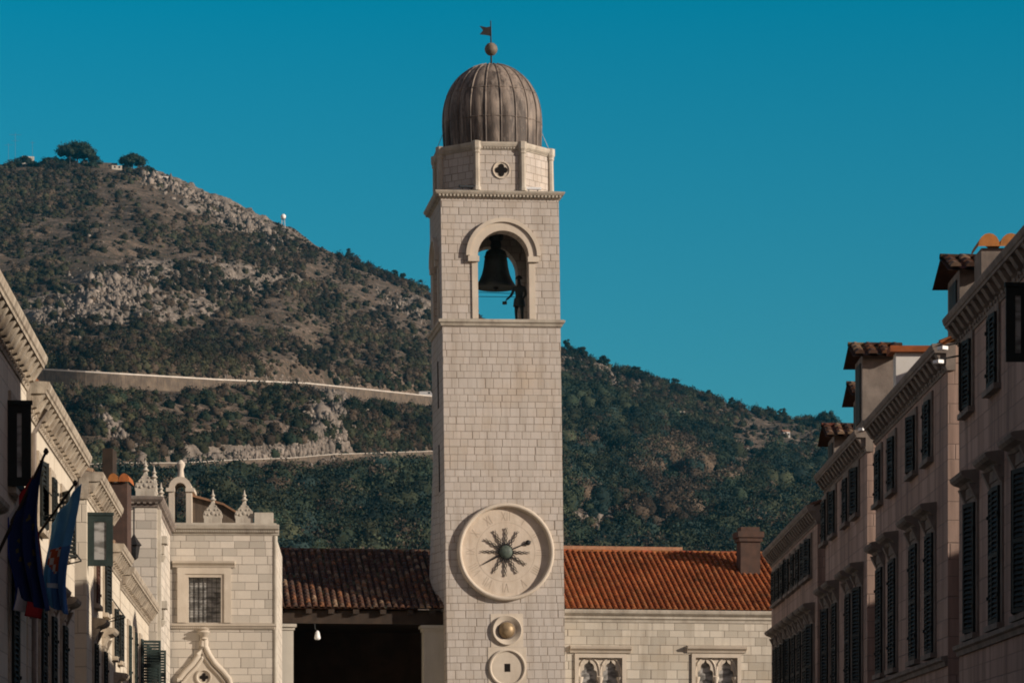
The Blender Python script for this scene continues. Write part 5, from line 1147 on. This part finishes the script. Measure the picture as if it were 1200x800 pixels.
def chimney(house_, px0, px1, pyt, pyb, d, mat, cap, dy=.9, ext=1.8, right=True, capcol=BRIGHT, flat=False):
    x0, _, zt = sight(px0, pyt, d); x1, _, zb = sight(px1, pyb, d)
    if right: to = lambda X, Y, Z: right_local(house_, X, Y, Z)
    else:
        o = house_.location; c, s = math.cos(LZ), math.sin(LZ); to = lambda X, Y, Z: ((X-o.x)*c+(Y-o.y)*s, -(X-o.x)*s+(Y-o.y)*c, Z)
    def bx(mb, a, b, c, e, z0, z1, col=None):
        P = [to(X, Y, Zz) for Zz in (z0, z1) for X, Y in ((a,c),(b,c),(b,e),(a,e))]; mb.add(P, [(0,3,2,1),(4,5,6,7),(0,1,5,4),(1,2,6,5),(2,3,7,6),(3,0,4,7)], col)
    mb = MB(); bx(mb, x0, x1, d, d+dy, zb-ext, zt-(.35 if cap else 0)); ch = mb.build('chimney', M[mat], house_)
    if flat:
        mb = MB(); bx(mb, x0-.15, x1+.1, d-.12, d+dy+.12, zt-.349, zt-.2, capcol[0]); mb.build('coping_tiles', M['tile'], ch)
    elif cap:
        mb = MB(); n = max(2, int(round((x1-x0)/.3))); w = (x1-x0+.16)/n
        for i in range(n):
            cx = x0-.08+(i+.5)*w; col = tuple(c_*random.uniform(.85, 1.1) for c_ in random.choice(capcol)); pts = []
            for y_, r in ((d-.1, w*.5), (d+dy+.1, w*.46)):
                for j in range(9): a = math.pi*j/8; pts.append(to(cx-r*math.cos(a), y_, zt-.33+max(r, .2)*1.2*math.sin(a)))
            mb.add(pts, [(j, j+1, 10+j, 9+j) for j in range(8)]+[tuple(range(9))[::-1]], col)
        mb.build('chimney_tiles', M['tile'], ch)
    return ch
chimney(h_b2, 1150, 1192, 271, 330, 60.6, 'trim_grey', True)
chimney(h_b2, 1050, 1098, 396, 440, 70.9, 'plaster_white', True, dy=.5, capcol=RED, flat=True)
chimney(h_a5, 130, 149, 551, 580, 84.0, 'brown_brick', True, right=False, ext=2.5)
chimney(h_a5, 120, 132, 525, 560, 86.0, 'wood', False, right=False, ext=3.0)
# floodlights under the right-hand eaves
for px_, py_, d, lb in ((1106, 408, 58.9, 'upper small white floodlight at the lane corner of the nearest right house'), (1101, 424, 59.6, 'lower small white floodlight under the eaves of the second right house'), (1012, 503, 72.6, 'small white floodlight under the eaves of the third right house')):
    t = thing('floodlight', lb, 'floodlight', sight(px_, py_, d), R(-60), 'floodlights under the eaves')
    mb = MB(); mb.box(-.09, .09, -.10, .04, -.035, .035); mb.build('housing', M['white_paint'], t)
    mb = MB(); mb.box(-.08, .08, -.108, -.101, -.03, .03); mb.build('lamp_lens', M['lamp_glass'], t)
    mb = MB(); mb.tube([(0,0,.05),(.05,.3,.12),(.35,.35,.12)], .02, 5); mb.build('bracket', M['iron'], t)
# street lantern on the palace pavilion
lt = thing('wall_lantern', 'dark pointed lantern on a stem against the palace pavilion wall', 'lantern', sight(157, 640, 96.6))
mb = MB(); mb.lathe([(.05,-.45),(.14,-.38),(.20,.0),(.26,.04),(.08,.3),(.02,.42)], 6); mb.build('lantern_body', M['iron'], lt)
mb = MB(); mb.tube([(0,0,.4),(0,0,1.3),(0,.5,1.35)], .03, 5); mb.build('bracket', M['iron'], lt)

# ------------------------------------------------------------------ flags
def flag(label, base, tip, top_w, drop, colfn, seed, fw=1.3, rz=0.0, name='flag'):
    """cloth hung from an outward-slanting pole: gathered along the pole and falling in folds"""
    b, t_ = Vector(base), Vector(tip); root = thing(name, label, 'flag', tuple(b), 0, 'flags on the left facade'); d = t_-b
    mb = MB(); mb.tube([(0,0,0), d], [.03, .022], 7); mb.lathe([(.02,-.05),(.05,0),(.02,.06)], 8, tuple(d)); mb.build('pole', M['wood'], root)
    NX, NY = 30, 44; me_v = []; fs = []; cs = []
    r_ = np.random.default_rng(seed); ph = r_.random(4)*6
    for j in range(NY+1):
        q = j/NY
        for i in range(NX+1):
            p = i/NX                       # 0 at the pole tip, 1 towards the wall
            a = d*(1-p*top_w)              # along the pole
            fold = .10*math.sin(p*13+ph[0]+q*1.1)*(.3+q)+.05*math.sin(p*27+ph[1]-q*2)*q
            squeeze = 1-.25*min(1, q*1.3)
            base_pt = d*(1-top_w*.5)+(a-d*(1-top_w*.5))*squeeze
            z_fall = drop*q
            pt = Vector((base_pt.x+fold*.5+.10*math.sin(q*4+ph[2]), base_pt.y+fold, base_pt.z*(1-q)+(d.z*(1-top_w*.55))*q-z_fall*(1-.12*p)))
            me_v.append(pt)
    for j in range(NY):
        for i in range(NX):
            k = j*(NX+1)+i; fs.append((k, k+1, k+NX+2, k+NX+1)); cs.append(colfn((i+.5)/NX, (j+.5)/NY))
    m2 = MB(); m2.v = [tuple(p) for p in me_v]; m2.f = fs; m2.c = cs; cl = m2.build('cloth', M['cloth'], root, 80)
    so = cl.modifiers.new('thickness', 'SOLIDIFY'); so.thickness = .006
    return root
NAVY, GOLD = (0.012, 0.022, 0.085), (0.11, 0.085, 0.03)
def eu(u, v):
    for k in range(12):
        a = k*math.pi/6
        if math.hypot((u-.5-.30*math.cos(a))*1.3, (v-.5-.2*math.sin(a))*2.0) < .045: return GOLD
    return NAVY
def tri(u, v): return (0.30,0.02,0.02) if u < .33 else ((0.62,0.60,0.60) if u < .67 else (0.02,0.045,0.22))
def county(u, v):
    if .40 < v < .66 and abs(u-.5) < .20*(1-(max(0, v-.55)/.11)): return (0.50,0.10,0.035) if (int(u*14)+int(v*14)) % 3 else (0.62,0.55,0.5)
    if .74 < v < .80 and .3 < u < .7: return (0.55,0.6,0.66)
    return (0.10, 0.32, 0.58) if v < .45 or u > .6 else (0.06, 0.16, 0.38)  # lighter upper blue, darker lower blue: sunlight put into the cloth colour
flag('red white and blue flag hanging behind the navy one', sight(-14, 660, 50.2), sight(44, 556, 49.8), .7, 1.9, tri, 3)
flag('dark navy flag with a ring of small stars at the far left', sight(-4, 652, 48.0), sight(54, 529, 47.6), .62, 2.05, eu, 5)
flag('light blue flag with a red and orange emblem in front of the sunlit wall', sight(26, 652, 54.0), sight(88, 566, 52.0), .55, 2.0, county, 8)

# ------------------------------------------------------------------ air
def haze_mat():
    m = bpy.data.materials.new('thin_blue_haze'); m.use_nodes = True; t = m.node_tree; t.nodes.clear()
    o = t.nodes.new('ShaderNodeOutputMaterial'); v = t.nodes.new('ShaderNodeVolumePrincipled')
    v.inputs['Color'].default_value = (0.04, 0.56, 0.92, 1); v.inputs['Density'].default_value = 0.000042; v.inputs['Anisotropy'].default_value = 0.0
    t.links.new(v.outputs[0], o.inputs['Volume']); return m
mb = MB(); mb.box(-9100, 9100, -3100, 12100, -1.5, 420); tag(mb.build('haze', haze_mat()), kind='stuff')
